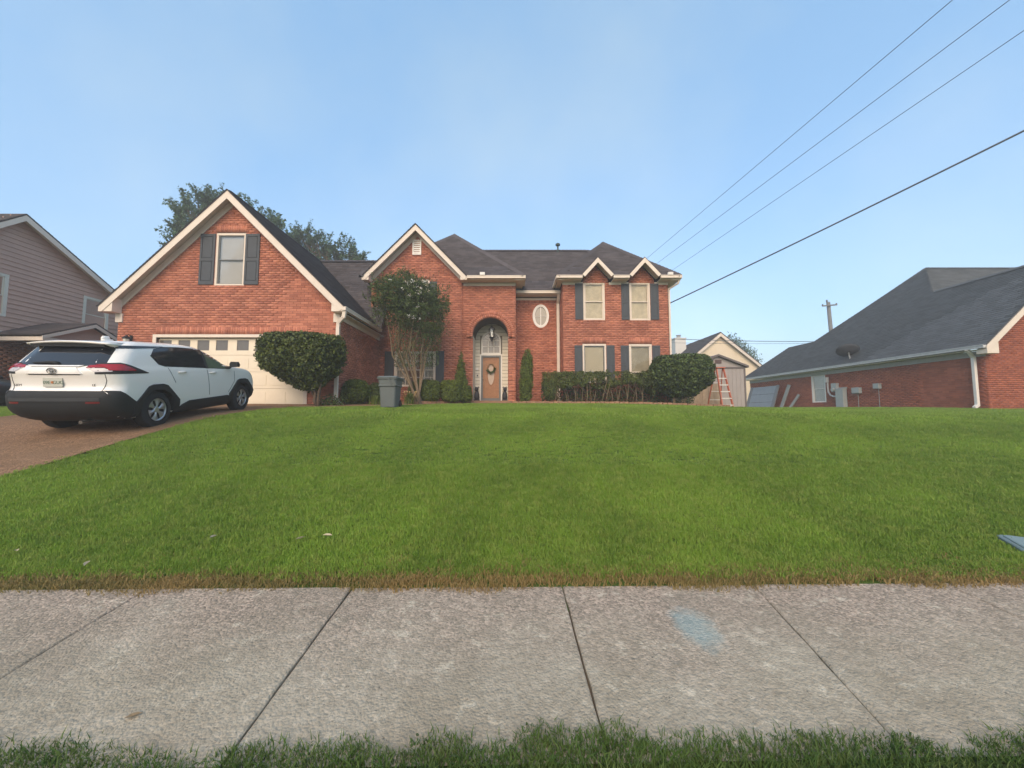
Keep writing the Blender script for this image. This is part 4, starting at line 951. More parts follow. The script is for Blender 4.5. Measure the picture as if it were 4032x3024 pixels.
m = MB(); m.box(LX-8,LX-.1,9.5,9.6,1.4,6); m.build('front_wall', M_SIDE_L, hl); m = MB(); m.box(LX-8,LX-.1,20.3,20.4,1.4,6); m.build('rear_wall', M_SIDE_L, hl)
T = Roof(); T.plane([(LX+.32,ay,az),(LX-9,ay,az),(LX-9,9.3,az-4.5),(LX+.32,9.3,az-4.5)]); T.plane([(LX+.32,ay,az),(LX-9,ay,az),(LX-9,20.9,az-3.63),(LX+.32,20.9,az-3.63)])
py, pz = 15.5, 5.05
for sx, k_ in ((-1,1.75),(1,1.75)): T.plane([(LX+2.0,py,pz),(LX-.02,py,pz),(LX-.02,py+sx*k_,pz-.80),(LX+2.0,py+sx*k_,pz-.80)])
T.emit(hl, M_SHINGLE_L, 120)
for sx, ye, ze in ((-1,9.3,az-4.5),(1,20.9,az-3.63)):
    m = MB(); m.prism([(LX+.30,ay,az-.07),(LX+.30,ye,ze-.07),(LX+.30,ye,ze-.29),(LX+.30,ay,az-.29)],(.03,0,0)); m.build('fascia', M_TRIM, hl)
    m = MB(); m.prism([(LX+.0,ay,az-.12),(LX+.0,ye,ze-.12),(LX+.3,ye,ze-.12),(LX+.3,ay,az-.12)],(0,0,-.02)); m.build('soffit', M_TRIM, hl)
for sx in (-1,1):
    m = MB(); m.prism([(LX+1.99,py,pz-.06),(LX+1.99,py+sx*1.75,pz-.86),(LX+1.99,py+sx*1.75,pz-.98),(LX+1.99,py,pz-.19)],(.03,0,0)); m.build('porch_fascia', M_TRIM, hl)
m = MB(); m.prism([(LX+1.75,py,pz-.16),(LX+1.75,py-1.6,pz-.88),(LX+1.75,py+1.6,pz-.88)],(.05,0,0)); m.build('porch_gable', M_SIDE_L, hl)
m = MB(); m.box(LX+.02,LX+1.98,py-1.7,py-1.5,pz-1.02,pz-.88); m.box(LX+.02,LX+1.98,py+1.5,py+1.7,pz-1.02,pz-.88); m.box(LX+1.7,LX+1.98,py-1.5,py+1.5,pz-1.02,pz-.88); m.build('porch_beam', M_TRIM, hl)
m = MB(); m.box(LX+.02,LX+.04,13.2,13.85,4.27,4.29)
for y in (py-1.55,py+1.55): m2 = MB(); m2.box(LX+1.76,LX+1.9,y-.07,y+.07,1.5,pz-1.02); m2.build('porch_post', M_TRIM, hl)

# ------------------------------------------------------------------ cream house, shed and fence behind
hy = thing('cream_house', 'cream sided house with steep gable and chimney beyond the shed', 'house', (20.7,40,2))
yx, yz, yy = 20.7, 9.35, 38.0
bw = MB(); bw.prism([(yx-4.6,yy+.03,1.6),(yx+4.6,yy+.03,1.6),(yx+4.6,yy+.03,5.6),(yx,yy+.03,yz-.1),(yx-4.6,yy+.03,5.6)],(0,.1,0)); bw.box(yx-4.6,yx-4.5,yy+.14,yy+8,1.6,5.5); bw.box(yx+4.5,yx+4.6,yy+.14,yy+8,1.6,5.5); bw = bw.build('wall', M_YELLOW, hy)
z = 3.2
while z < yz-.25:
    hw_ = min(4.6,(yz-.1-z-.1)/.82); m = MB(); m.add([(yx-hw_,yy,z),(yx+hw_,yy,z),(yx+hw_-.1,yy+.024,z+.2),(yx-hw_+.1,yy+.024,z+.2),(yx-hw_,yy+.026,z),(yx+hw_,yy+.026,z)],[(0,1,2,3),(0,4,5,1)]); m.build('siding_board', M_YELLOW, bw, norm=False); z += .2
T = Roof()
for sx in (-1,1): T.plane([(yx,yy-.35,yz),(yx,yy+8,yz),(yx+sx*5.0,yy+8,yz-4.15),(yx+sx*5.0,yy-.35,yz-4.15)], .08, sx < 0)
T.emit(hy, M_SHINGLE, 60)
for sx in (-1,1):
    m = MB(); m.prism([(yx,yy-.34,yz-.09),(yx+sx*5.0,yy-.34,yz-4.24),(yx+sx*5.0,yy-.34,yz-4.55),(yx,yy-.34,yz-.45)],(0,.03,0)); m.build('fascia', M_TRIM, hy)
m = MB(); c0 = P(2653,1400,43.5); c1 = P(2693,1337,43.5); m.box(c0.x,c1.x,43,44.0,3.5,c1.z); m.box(c0.x-.06,c1.x+.06,42.95,44.05,c1.z,c1.z+.12); m.build('chimney', mat('chimney_paint',(.62,.60,.55),.7,.06), hy)
m = MB(); m.lathe([(.22,.12),(.22,.42),(.28,.44),(.28,.5)],((c0.x+c1.x)/2,43.5,c1.z),'z',10); m.build('chimney_cap', mat('cap_grey',(.3,.3,.3),.5), hy)
m = MB(); m.box(yx-.9,yx+.9,yy-.05,yy-.01,4.5,5.3); m.build('window', M_TRIM2, hy)

shd = thing('garden_shed', 'taupe garden shed with low gable and small vent beside the red ladder', 'shed', (10.5,20,1.6))
sx0, sx1, sy = 9.12, 11.86, 19.5
m = MB(); m.prism([(sx0,sy,1.3),(sx1,sy,1.3),(sx1,sy,3.72),((sx0+sx1)/2,sy,4.26),(sx0,sy,3.72)],(0,.06,0)); m.box(sx0,sx0+.05,sy+.06,sy+2.6,1.3,3.7); m.box(sx1-.05,sx1,sy+.06,sy+2.6,1.3,3.7); m.box(sx0,sx1,sy+2.6,sy+2.65,1.3,3.7); sw = m.build('wall', M_SHED, shd)
n = 13
for i in range(n):
    xa, xb = sx0+.05+(sx1-sx0-.1)*i/n, sx0+.05+(sx1-sx0-.1)*(i+1)/n; m = MB(); m.box(xa+.008,xb-.008,sy-.014,sy-.001,1.32,3.62); m.build('panel_board', M_SHED, sw)
m = MB(); m.box(sx0-.02,sx1+.02,sy-.035,sy-.016,3.63,3.72); m.box(sx1-.06,sx1+.02,sy-.035,sy-.016,1.3,3.62); m.box(sx0-.02,sx0+.06,sy-.035,sy-.016,1.3,3.62); m.build('trim', M_SHEDT, shd)
m = MB(); m.box(10.37,10.68,sy-.03,sy-.002,3.90,4.08)
for i in range(4): m.box(10.39,10.66,sy-.045,sy-.03,3.915+i*.042,3.935+i*.042)
m.build('vent', mat('vent_maroon',(.13,.085,.08),.6), shd)
m = MB(); cx_ = (sx0+sx1)/2
for q in (-1,1): m.prism([(cx_,sy-.16,4.36),(cx_+q*1.50,sy-.16,3.78),(cx_+q*1.50,sy-.16,3.68),(cx_,sy-.16,4.26)],(0,2.95,0))
m.build('roof', M_SHEDT, shd)

fn = thing('wooden_fence', 'weathered tan picket fence between the house corner and the shed', 'fence', (8.6,19.1,1.6))
x = 7.12; i = 0
while x < 10.12:
    h = 1.92+random.uniform(-.02,.02); y = 18.95+random.uniform(-.008,.008); m = MB(); m.add([(x+.004,y,1.55),(x+.136,y,1.55),(x+.136,y,h+.86),(x+.11,y,h+.92),(x+.03,y,h+.92),(x+.004,y,h+.86),(x+.004,y+.02,1.55),(x+.136,y+.02,1.55),(x+.136,y+.02,h+.86),(x+.11,y+.02,h+.92),(x+.03,y+.02,h+.92),(x+.004,y+.02,h+.86)],[(0,1,2,3,4,5),(11,10,9,8,7,6)]+[(k_,(k_+1)%6,(k_+1)%6+6,k_+6) for k_ in range(6)]); m.build('picket', M_FENCE, fn); x += .142
for z in (1.75,2.5): m = MB(); m.box(7.1,10.2,18.98,19.03,z,z+.09); m.build('rail', M_FENCE, fn)

# ------------------------------------------------------------------ step ladder
ld = thing('step_ladder', 'red orange fibreglass step ladder with white treads standing open by the shed', 'ladder', (9.9,17.9,1.6))
M_LAD = mat('ladder_red', (.47,.135,.075), .5, .12, 8); M_TREAD = mat('ladder_tread', (.62,.58,.52), .45, .1, 10)
gz_ = Hs(10,17.8)-.0; ft = [P(2792+34+3,1606,17.7), P(2880,1608,17.7)]
xl0, xr0, xl1, xr1 = 9.48, 10.12, 9.40, 9.74; zt = gz_+1.83
xl0, xr0 = P(2838,1606,17.6).x, P(2880,1606,17.6).x; xl1, xr1 = P(2826,1466,17.75).x, P(2853,1466,17.75).x
for xa, xb in ((xl0,xl1),(xr0,xr1)): m = MB(); m.bar((xa,17.45,gz_),(xb,17.85,zt),.045,.075); m.build('side_rail', M_LAD, ld)
for i in range(5):
    t_ = (.05+i)/5.6+.02; z = gz_+.08+i*.31; t_ = (z-gz_)/1.83; xa, xb = xl0+(xl1-xl0)*t_, xr0+(xr1-xr0)*t_; y = 17.45+.4*t_; m = MB(); m.box(xa,xb,y-.05,y+.05,z,z+.045); m.build('tread', M_TREAD, ld)
m = MB(); m.box(xl1-.05,xr1+.05,17.74,18.02,zt,zt+.045); m.build('top_cap', M_LAD, ld)
rl, rr_ = P(2788,1604,18.7).x, P(2838,1600,18.7).x; gz2 = Hs(9.7,18.7)
for xa, xb in ((rl,xl1-.01),(rr_,xr1+.01)): m = MB(); m.bar((xa,18.75,gz2),(xb,17.95,zt),.04,.055); m.build('rear_rail', M_LAD, ld)
for i in range(3):
    t_ = .2+.22*i; y = 18.75-.8*t_; z = gz2+(zt-gz2)*t_; m = MB(); m.bar((rl+(xl1-rl)*t_,y,z),(rr_+(xr1-rr_)*t_,y,z),.03,.03); m.build('brace', M_TREAD, ld)

# ------------------------------------------------------------------ wheeled bin
by = 11.4; bx = P(1536,1600,by).x; bz = Hs(bx, by)
tb = thing('trash_bin', 'grey plastic wheeled trash bin with closed lid standing at the lawn edge', 'trash bin', (bx,by,bz))
def rrect(cx, cy, hx, hy_, r_, z, n=5):
    return [(cx+sx*(hx-r_)+r_*math.cos(a_), cy+sy_*(hy_-r_)+r_*math.sin(a_), z) for sx, sy_, a0 in ((1,1,0),(-1,1,90),(-1,-1,180),(1,-1,270)) for a_ in (R(a0+90*i/n) for i in range(n+1))]
def loft(mb, rings, cap=True):
    n = len(rings[0]); vs = [p for r_ in rings for p in r_]; fs = [(i*n+j, i*n+(j+1)%n, (i+1)*n+(j+1)%n, (i+1)*n+j) for i in range(len(rings)-1) for j in range(n)]
    if cap: fs += [tuple(reversed(range(n))), tuple(range((len(rings)-1)*n, len(rings)*n))]
    mb.add(vs, fs)
m = MB(); loft(m, [rrect(bx,by,.245,.25,.07,bz+.03),rrect(bx,by,.25,.255,.07,bz+.05),rrect(bx,by,.285,.30,.07,bz+.62),rrect(bx,by,.315,.33,.07,bz+.635),rrect(bx,by,.320,.335,.07,bz+.66),rrect(bx,by,.300,.315,.07,bz+.68),rrect(bx,by,.315,.335,.07,bz+.83),rrect(bx,by,.34,.36,.06,bz+.84),rrect(bx,by,.34,.36,.06,bz+.865)]); m.v = [(bx+(q[0]-bx)*.86,q[1],q[2]) for q in m.v]; m.build('body', M_BIN, tb)
m = MB(); loft(m, [rrect(bx,by,.35,.375,.07,bz+.868),rrect(bx,by,.355,.38,.07,bz+.89),rrect(bx,by,.30,.33,.07,bz+.93),rrect(bx,by,.1,.1,.05,bz+.945)]); m.v = [(bx+(q[0]-bx)*.86,q[1],q[2]) for q in m.v]; m.build('lid', M_BIN, tb)
m = MB()
for q in (.13,.26): m.add([(bx+q-.02,by-.345,bz+.66),(bx+q+.02,by-.345,bz+.66),(bx+q-.06,by-.37,bz+.84),(bx+q-.1,by-.37,bz+.84),(bx+q-.02,by-.31,bz+.66),(bx+q+.02,by-.31,bz+.66),(bx+q-.06,by-.33,bz+.84),(bx+q-.1,by-.33,bz+.84)],[(0,1,2,3),(7,6,5,4),(0,4,5,1),(1,5,6,2),(2,6,7,3),(3,7,4,0)])
m.build('rib', M_BIN, tb)
m = MB(); m.tube([(bx-.3,by+.40,bz+.8),(bx-.3,by+.44,bz+.84),(bx+.3,by+.44,bz+.84),(bx+.3,by+.40,bz+.8)],.018,8); m.build('handle', M_BIN, tb)
for q in (-.23,.21): m = MB(); m.lathe([(.10,0),(.125,.01),(.125,.05),(.10,.06)],(bx+q-.02,by+.24,bz+.125),'x',18); m.build('wheel', M_METAL, tb)

# ------------------------------------------------------------------ bed edging, one brick after another
ed = thing('bed_edging', 'low row of tan bricks edging the right hand flower bed', 'edging', (4,15.7,1.7))
pl_ = [(0.05,15.97),(3.0,15.68),(7.0,15.43),(8.9,15.75)]
def along(pl_, step):
    out = []; 
    for (x0,y0),(x1,y1) in zip(pl_[:-1],pl_[1:]):
        L_ = math.hypot(x1-x0,y1-y0); n = int(L_/step)
        for i in range(n): t_ = (i+.5)/n; out.append((x0+(x1-x0)*t_, y0+(y1-y0)*t_, math.atan2(y1-y0,x1-x0)))
    return out
eb = None
def edge_row(pl_, root):
    global eb
    for x, y, a_ in along(pl_, .185):
        if eb is None: eb = MB().box(-.087,.087,-.055,.055,-.08,.085).build('edging_brick', M_EDGE); o = eb
        else: o = bpy.data.objects.new('edging_brick', eb.data); C.objects.link(o)
        attach(o, root, Matrix.Translation((x,y,Hs(x,y)+.02+random.uniform(-.012,.012))) @ Matrix.Rotation(a_+random.uniform(-.06,.06),4,'Z') @ Matrix.Rotation(random.uniform(-.06,.06),4,'X'))
edge_row(pl_, ed)
ed2 = thing('bed_edging', 'low row of tan bricks edging the bed under the crape myrtle', 'edging', (-4,14.6,1.7)); edge_row([(-5.0,13.55),(-4.2,14.35),(-2.95,15.65),(-1.95,16.2)], ed2)

# ------------------------------------------------------------------ shrubs, hedges and trees
def vol_leaves(n, inside_depth, bbox, shell=.2, fill=.25, seed=1, gap=.0, gs=2.0):
    """random points inside an implicit shape, mostly in its outer shell; inside_depth(p) > 0 inside"""
    out = []; nr = []; tot = 0; lo, hi = np.array(bbox[0]), np.array(bbox[1])
    while tot < n:
        p = rng.uniform(lo, hi, (n*3,3)); d = inside_depth(p); k_ = (d > 0) & ((d < shell) | (rng.random(len(p)) < fill))
        if gap: k_ &= cl_noise(p, gs, seed) > -gap - .6*(d > shell)
        p = p[k_]; e = .02
        g = np.stack([inside_depth(p+np.eye(3)[i]*e)-inside_depth(p-np.eye(3)[i]*e) for i in range(3)],1); g = -g/(np.linalg.norm(g,axis=1)[:,None]+1e-6)
        out.append(p); nr.append(g); tot += len(p)
        if len(p) == 0: break
    return np.concatenate(out)[:n], np.concatenate(nr)[:n]
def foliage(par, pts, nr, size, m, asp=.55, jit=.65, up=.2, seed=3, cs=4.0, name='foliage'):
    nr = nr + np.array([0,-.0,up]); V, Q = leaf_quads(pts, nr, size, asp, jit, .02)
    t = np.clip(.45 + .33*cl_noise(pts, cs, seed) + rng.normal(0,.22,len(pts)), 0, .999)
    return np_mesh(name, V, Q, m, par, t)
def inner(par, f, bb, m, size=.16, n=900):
    p_, n_ = vol_leaves(n, lambda q: f(q)-.07, bb, .25, .6); foliage(par, p_, n_, size, m, .8, .8, name='filler_foliage')
def superel(c, r_, p=2.5, lump=.05, seed=0, ls=3.0):
    c, r_ = np.array(c), np.array(r_)
    def f(q):
        d = np.abs((q-c)/r_); rad = (d**p).sum(1)**(1/p); return (1-rad)*r_.min() + lump*cl_noise(q, ls, seed)
    return f, (c-r_*1.15, c+r_*1.15)
def branches(par, base, tips, r0, m, name='stem', wob=.06, sep=False):
    mb = MB()
    for tp in tips:
        b_ = Vector(base)+Vector((random.uniform(-.06,.06),random.uniform(-.06,.06),0)); tp = Vector(tp); q = []
        for i in range(6):
            t_ = i/5; q.append(b_.lerp(tp, t_)+Vector((random.uniform(-wob,wob),random.uniform(-wob,wob),0))*(1 if 0 < i < 5 else 0))
        mb.tube(q, [r0*(1-.65*i/5) for i in range(6)], 7)
    return mb.build(name, m, par, True)

# clipped dome bush on a trunk, right of the garage door
def U_(u, v, Y): p = P(u, v, Y); return (p.x, p.y, p.z)
Yb = 12.1; cx_, cz_ = P(1188,1440,Yb).x, P(1188,1430,Yb).z; gb_ = Hs(cx_, Yb)
bt = thing('clipped_bush', 'large dense bush clipped flat on top leaning over the corner of the garage door', 'bush', (P(1255,1560,Yb).x, Yb, gb_))
zt_, zb_ = P(1188,1322,Yb).z, P(1188,1535,Yb).z; hwid = (P(1357,1400,Yb).x-P(1022,1400,Yb).x)/2
def fbush(q):
    z = (q[:,2]-zb_)/(zt_-zb_); prof = np.interp(z, [-.02,.0,.15,.35,.6,.85,.97,1.0,1.02], [0,.25,.52,.84,.98,.98,.90,.80,0]); sh_ = np.interp(z,[0,.4,1],[.28,0,0])
    rad = np.sqrt(((q[:,0]-cx_-sh_)/hwid)**2+((q[:,1]-Yb)/.95)**2); d = np.minimum((prof-rad)*.9, np.minimum((1.0-z)*(zt_-zb_)+.03, 1)); return d+.05*cl_noise(q,4.5,5)+.03*cl_noise(q,13,6)
p_, n_ = vol_leaves(19000, fbush, ((cx_-1.6,Yb-1.2,zb_-.1),(cx_+1.6,Yb+1.2,zt_+.1)), .16, .12)
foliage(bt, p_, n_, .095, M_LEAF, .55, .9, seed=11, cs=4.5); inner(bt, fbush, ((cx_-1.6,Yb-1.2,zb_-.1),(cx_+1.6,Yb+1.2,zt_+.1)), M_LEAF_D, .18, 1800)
base = (P(1250,1565,Yb).x, Yb, gb_-.05); branches(bt, base, [(base[0]+dx,Yb+dy,zb_+.55) for dx,dy in ((-.5,.1),(-.2,-.3),(.1,.3),(.2,-.2),(-.05,0),(-.35,.35))], .05, M_BARK2, 'trunk')
x0 = P(1320,1570,12.4).x
gc = thing('ground_plant', 'low dark weedy plants at the foot of the clipped bush', 'plant', (x0-.2,12.4,gb_)); f, bb = superel((x0-.25,12.55,gb_+.12),(.5,.3,.26),2,.06,3); p_, n_ = vol_leaves(700,f,bb,.2,.6); foliage(gc,p_,n_,.07,M_LEAF_D)

def bush(name, lbl, cat, u0, u1, v0, v1, Y, ry, n, size, m, p=2.6, group=None, lump=.05, gap=0, shell=.14, foot=True, cs=5):
    a_, b_ = P(u0,v1,Y), P(u1,v0,Y); c = ((a_.x+b_.x)/2, Y, (a_.z+b_.z)/2); r_ = ((b_.x-a_.x)/2, ry, (b_.z-a_.z)/2)
    t = thing(name, lbl, cat, (c[0],Y,Hs(c[0],Y)), group); sd_ = random.randint(0,99)
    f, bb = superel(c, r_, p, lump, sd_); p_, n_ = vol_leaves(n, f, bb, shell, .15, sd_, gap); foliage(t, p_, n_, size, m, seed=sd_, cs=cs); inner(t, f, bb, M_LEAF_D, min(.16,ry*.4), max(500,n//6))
    if foot: branches(t, (c[0],Y,Hs(c[0],Y)-.03), [(c[0]+r_[0]*q*.6, Y+random.uniform(-.1,.1), c[2]+.1) for q in (-.8,-.3,.3,.8)], .025, M_TWIG, 'stems')
    return t
bush('rounded_shrub','brownish green rounded shrub against the garage side wall','shrub',1346,1462,1494,1592,13.6,.5,8000,.06,M_LEAF_Y,2.6)
bush('rounded_shrub','small dark shrub squeezed between the garage wall and the trash bin','shrub',1448,1502,1500,1588,14.2,.45,4000,.06,M_LEAF,2.4)
bush('box_hedge','widest low clipped hedge shrub under the crape myrtle and window','hedge',1612,1740,1496,1586,15.6,.42,11000,.055,M_LEAF_Y,4,lump=.03)
bush('box_hedge','middle low clipped hedge shrub between the window and the cone evergreen','hedge',1734,1817,1497,1584,15.8,.40,8500,.055,M_LEAF_Y,4,lump=.03)
bush('box_hedge','smallest low clipped hedge shrub next to the entry arch','hedge',1800,1858,1516,1583,16.1,.35,5000,.055,M_LEAF_Y,4,lump=.03)
# evergreens
def evergreen(lbl, u0, u1, v0, v1, Y, prof, n, name='evergreen', lean=0.0):
    a_, b_ = P(u0,v1,Y), P(u1,v0,Y); cx_ = (a_.x+b_.x)/2; hw_ = (b_.x-a_.x)/2; z0, z1 = a_.z, b_.z
    t = thing(name, lbl, 'evergreen', (cx_,Y,Hs(cx_,Y)))
    def f(q):
        z = (q[:,2]-z0)/(z1-z0); pr_ = np.interp(z, [-.01]+[k_[0] for k_ in prof]+[1.01], [0]+[k_[1] for k_ in prof]+[0]); rad = np.sqrt(((q[:,0]-cx_-lean*(z-.5))/hw_)**2+((q[:,1]-Y)/hw_)**2); return (pr_-rad)*hw_+.03*cl_noise(q,9,4)
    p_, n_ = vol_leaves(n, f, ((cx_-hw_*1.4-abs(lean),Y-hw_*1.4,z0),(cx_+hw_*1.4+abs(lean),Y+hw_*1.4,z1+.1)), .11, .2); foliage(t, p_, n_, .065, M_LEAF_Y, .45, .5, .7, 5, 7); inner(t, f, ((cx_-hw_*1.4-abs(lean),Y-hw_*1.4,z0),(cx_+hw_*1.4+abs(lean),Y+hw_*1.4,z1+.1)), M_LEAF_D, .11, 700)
    branches(t, (cx_,Y,Hs(cx_,Y)-.03), [(cx_,Y,z0+(z1-z0)*.6)], .04, M_BARK2, 'trunk'); return t
evergreen('cone shaped evergreen with pointed tip left of the entry arch',1782,1846,1374,1580,16.3,[(0,.85),(.15,1),(.4,.86),(.7,.5),(.93,.16),(1,.04)],7500)
evergreen('slim column evergreen tapering downward right of the entry arch',2044,2102,1374,1584,16.3,[(0,.6),(.1,.85),(.3,.95),(.6,.92),(.85,.72),(.97,.4),(1,.15)],7500,lean=.12)
# leggy hedge under the right hand windows
Yh = 16.1; xa, xb = P(2135,1500,Yh).x, P(2568,1500,Yh).x; zt_ = P(2350,1464,Yh).z; zb_ = Hs(3.5,Yh)
lh = thing('leggy_hedge', 'long flat topped hedge with bare grey stems under the right hand windows', 'hedge', ((xa+xb)/2,Yh,zb_))
def fh(q):
    low = np.interp(q[:,0],[xa,xa+.55,xa+.8,xa+1.6,xa+2.6,xa+3.2,xa+3.9,xb],[.12,.15,.62,.70,.58,.80,.85,.30]); zz = q[:,2]-zb_
    d = np.minimum(np.minimum(q[:,0]-xa, xb-q[:,0]), np.minimum(.42-np.abs(q[:,1]-Yh), np.minimum(zt_-zb_-zz, (zz-low)*.8+.0))); return d+.06*cl_noise(q,5,8)-.02
p_, n_ = vol_leaves(24000, fh, ((xa-.1,Yh-.55,zb_),(xb+.1,Yh+.55,zt_+.12)), .16, .25, 4, .35, 3.0); foliage(lh, p_, n_, .06, M_LEAF, seed=7, cs=3.5)
pts = np.stack([rng.uniform(xa,xb+.6,5200), rng.uniform(Yh+.15,16.9,5200), zb_+rng.uniform(0,.95,5200)],1); foliage(lh, pts, rng.normal(0,1,pts.shape), .085, M_LEAF_D, .5, 1, 0, 9, 4, 'filler_foliage')  # dark leaves added behind the bare stems to stand in for shade
for i in range(24):
    x = xa+.25+(xb-xa-.5)*(i+random.random()*.8)/24; q = MB(); z1_ = zt_-random.uniform(.25,.45); dx = random.uniform(-.3,.3); y = Yh+random.uniform(-.3,.25)
    q.tube([(x,y,zb_-.03),(x+dx*.3+random.uniform(-.03,.03),y-.03,zb_+.35),(x+dx*.7,y-.05,zb_+.75),(x+dx,y-.06,z1_)],[.019,.016,.013,.006],6)
    if i % 2: q.tube([(x+dx*.3,y-.03,zb_+.35),(x+dx*.3-.2,y-.08,zb_+.62),(x+dx*.3-.38,y-.1,zb_+.78)],[.013,.01,.005],5)
    q.build('stem', M_TWIG, lh, True)
# big round bush by the right corner
Yr = 16.0; c_ = P(2685,1482,Yr); gr_ = Hs(c_.x,Yr)
rb = thing('round_bush', 'big dark rounded bush on thin trunks at the right corner of the house', 'bush', (c_.x,Yr,gr_))
hx_ = (P(2812,1480,Yr).x-P(2560,1480,Yr).x)/2; zt_, zb_ = P(2685,1400,Yr).z, P(2685,1562,Yr).z
def fr_(q):
    z = (q[:,2]-zb_)/(zt_-zb_); prof = np.interp(z,[-.01,0,.2,.45,.75,.95,1.0,1.02],[0,.4,.78,1,.98,.80,.62,0]); rad = np.sqrt(((q[:,0]-c_.x+.12*(1-z))/hx_)**2+((q[:,1]-Yr)/1.1)**2); return np.minimum((prof-rad), (1-z)*(zt_-zb_)+.04)+.05*cl_noise(q,4,9)+.03*cl_noise(q,12,6)
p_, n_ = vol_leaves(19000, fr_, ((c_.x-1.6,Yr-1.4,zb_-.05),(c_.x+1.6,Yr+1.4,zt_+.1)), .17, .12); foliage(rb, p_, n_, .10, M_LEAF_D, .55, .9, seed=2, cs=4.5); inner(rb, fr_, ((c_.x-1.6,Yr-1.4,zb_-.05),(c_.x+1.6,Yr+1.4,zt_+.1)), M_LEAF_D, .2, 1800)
for dx in (-.45,-.38,.25,.32,.1): m = MB(); m.tube([(c_.x+dx*.6-.15,Yr-.1,gr_-.03),(c_.x+dx*.7-.12,Yr-.12,gr_+.4),(c_.x+dx-.1,Yr,zb_+.5)],[.035,.03,.02],7); m.build('trunk', M_TWIG, rb, True)
f, bb = superel((c_.x+.05,Yr+.25,gr_+.3),(.55,.5,.42),2,.05,3); p_, n_ = vol_leaves(1500,f,bb,.2,.5); foliage(rb,p_,n_,.07,M_LEAF_D,name='lower_foliage')

# crape myrtle in front of the left wing
Ym = 15.0; mb_ = P(1652,1572,Ym); mg = Hs(mb_.x,Ym)
cm = thing('crape_myrtle', 'multi stemmed crape myrtle with vase shaped crown and white blossoms before the left window', 'tree', (mb_.x,Ym,mg))
tips = [(1520,1240),(1542,1215),(1580,1250),(1600,1180),(1640,1200),(1665,1230),(1690,1190),(1740,1240),(1560,1180),(1620,1290),(1722,1280)]
mids = [(1545,1400),(1567,1390),(1575,1340),(1590,1420),(1612,1380),(1625,1370),(1660,1380),(1680,1385),(1568,1370),(1600,1400),(1672,1370)]
for i, ((tu,tv),(mu,mv)) in enumerate(zip(tips, mids)):
    oy = random.uniform(-.5,.5); b0 = Vector((mb_.x+random.uniform(-.10,.10),Ym+random.uniform(-.1,.1),mg-.05)); k1 = P(mu,mv,Ym+oy*.5); k2 = P(tu,tv,Ym+oy)
    kn = b0.lerp(k1,.55)+Vector((.02,0,.02)); m = MB(); m.tube([b0,b0.lerp(kn,.5),kn,k1,k1.lerp(k2,.5)+Vector((random.uniform(-.06,.06),0,0)),k2],[.05,.040,.038,.03,.022,.010],8)
    m.tube([k1,k1.lerp(k2,.4)+Vector((.18,.1,0)),k1.lerp(k2,.85)+Vector((.3,.15,.1))],[.028,.018,.008],6); m.build('stem', M_BARK, cm, True)
cc = P(1610,1195,Ym)
def fm(q):
    out = np.full(len(q), -9.)
    for (u,v,rx,rz_,ry) in ((1555,1165,.95,.95,.9),(1610,1190,1.1,1.05,1.1),(1672,1205,.95,.85,1.0),(1712,1205,.62,.62,.7),(1520,1180,.62,.70,.7),(1690,1290,.55,.5,.6),(1585,1105,.55,.42,.6)):
        c0 = P(u,v,Ym); d = np.sqrt(((q[:,0]-c0.x)/rx)**2+((q[:,1]-Ym)/ry)**2+((q[:,2]-c0.z)/rz_)**2); out = np.maximum(out,(1-d)*.7)
    return out+.17*cl_noise(q,4.5,12)+.09*cl_noise(q,11,2)-.05
p_, n_ = vol_leaves(19000, fm, ((cc.x-2.4,Ym-1.6,cc.z-1.9),(cc.x+2.4,Ym+1.6,cc.z+1.7)), .32, .5, 3, .12, 4.0)
foliage(cm, p_, n_, .095, M_LEAF_D, .40, .9, .3, 21, 3.5)
# upright shoots sticking out of the crown
sp_ = []
for i in range(420):
    u = random.uniform(1462,1768); v = 1105+abs(u-1590)*.42+random.uniform(-35,150); p = P(u,v,Ym+random.uniform(-.7,.5)); d = Vector((random.uniform(-.35,.35)+(u-1610)*.0022,random.uniform(-.2,.2),.9)).normalized(); L_ = random.uniform(.25,.6)
    for k_ in range(9): sp_.append(p+d*(L_*k_/8)+Vector((random.uniform(-.05,.05),random.uniform(-.05,.05),0)))
sp_ = np.array([tuple(q) for q in sp_]); foliage(cm, sp_, np.tile([[0,0,1.]],(len(sp_),1)), .08, M_LEAF_D, .4, 1., 0, 5, 3, 'shoots')
sp_ = []
for i in range(5200):                                               # thin inner twig leaves below the crown
    tv = random.random()**1.5; p = P(random.uniform(1525+30*tv,1750-25*tv),1270+175*tv,Ym+random.uniform(-.6,.6)); sp_.append(tuple(p))
foliage(cm, np.array(sp_), rng.normal(0,1,(len(sp_),3)), .065, M_LEAF_D, .45, 1, 0, 6, 3, 'inner_leaves')
fl = []
for (u,v) in ((1607,1115),(1625,1108),(1640,1130),(1657,1137),(1610,1165),(1612,1242),(1628,1250),(1650,1252),(1655,1150),(1670,1110),(1585,1135),(1540,1100),(1645,1205)):
    c0 = P(u,v,Ym-.95)
    for k_ in range(12): fl.append((c0.x+random.gauss(0,.035),c0.y+random.gauss(0,.05),c0.z+random.gauss(0,.035)))
fl = np.array(fl); V, Q = leaf_quads(fl, rng.normal(0,1,fl.shape), .04, .8, .5); np_mesh('blossom', V, Q, M_FLOWER, cm)

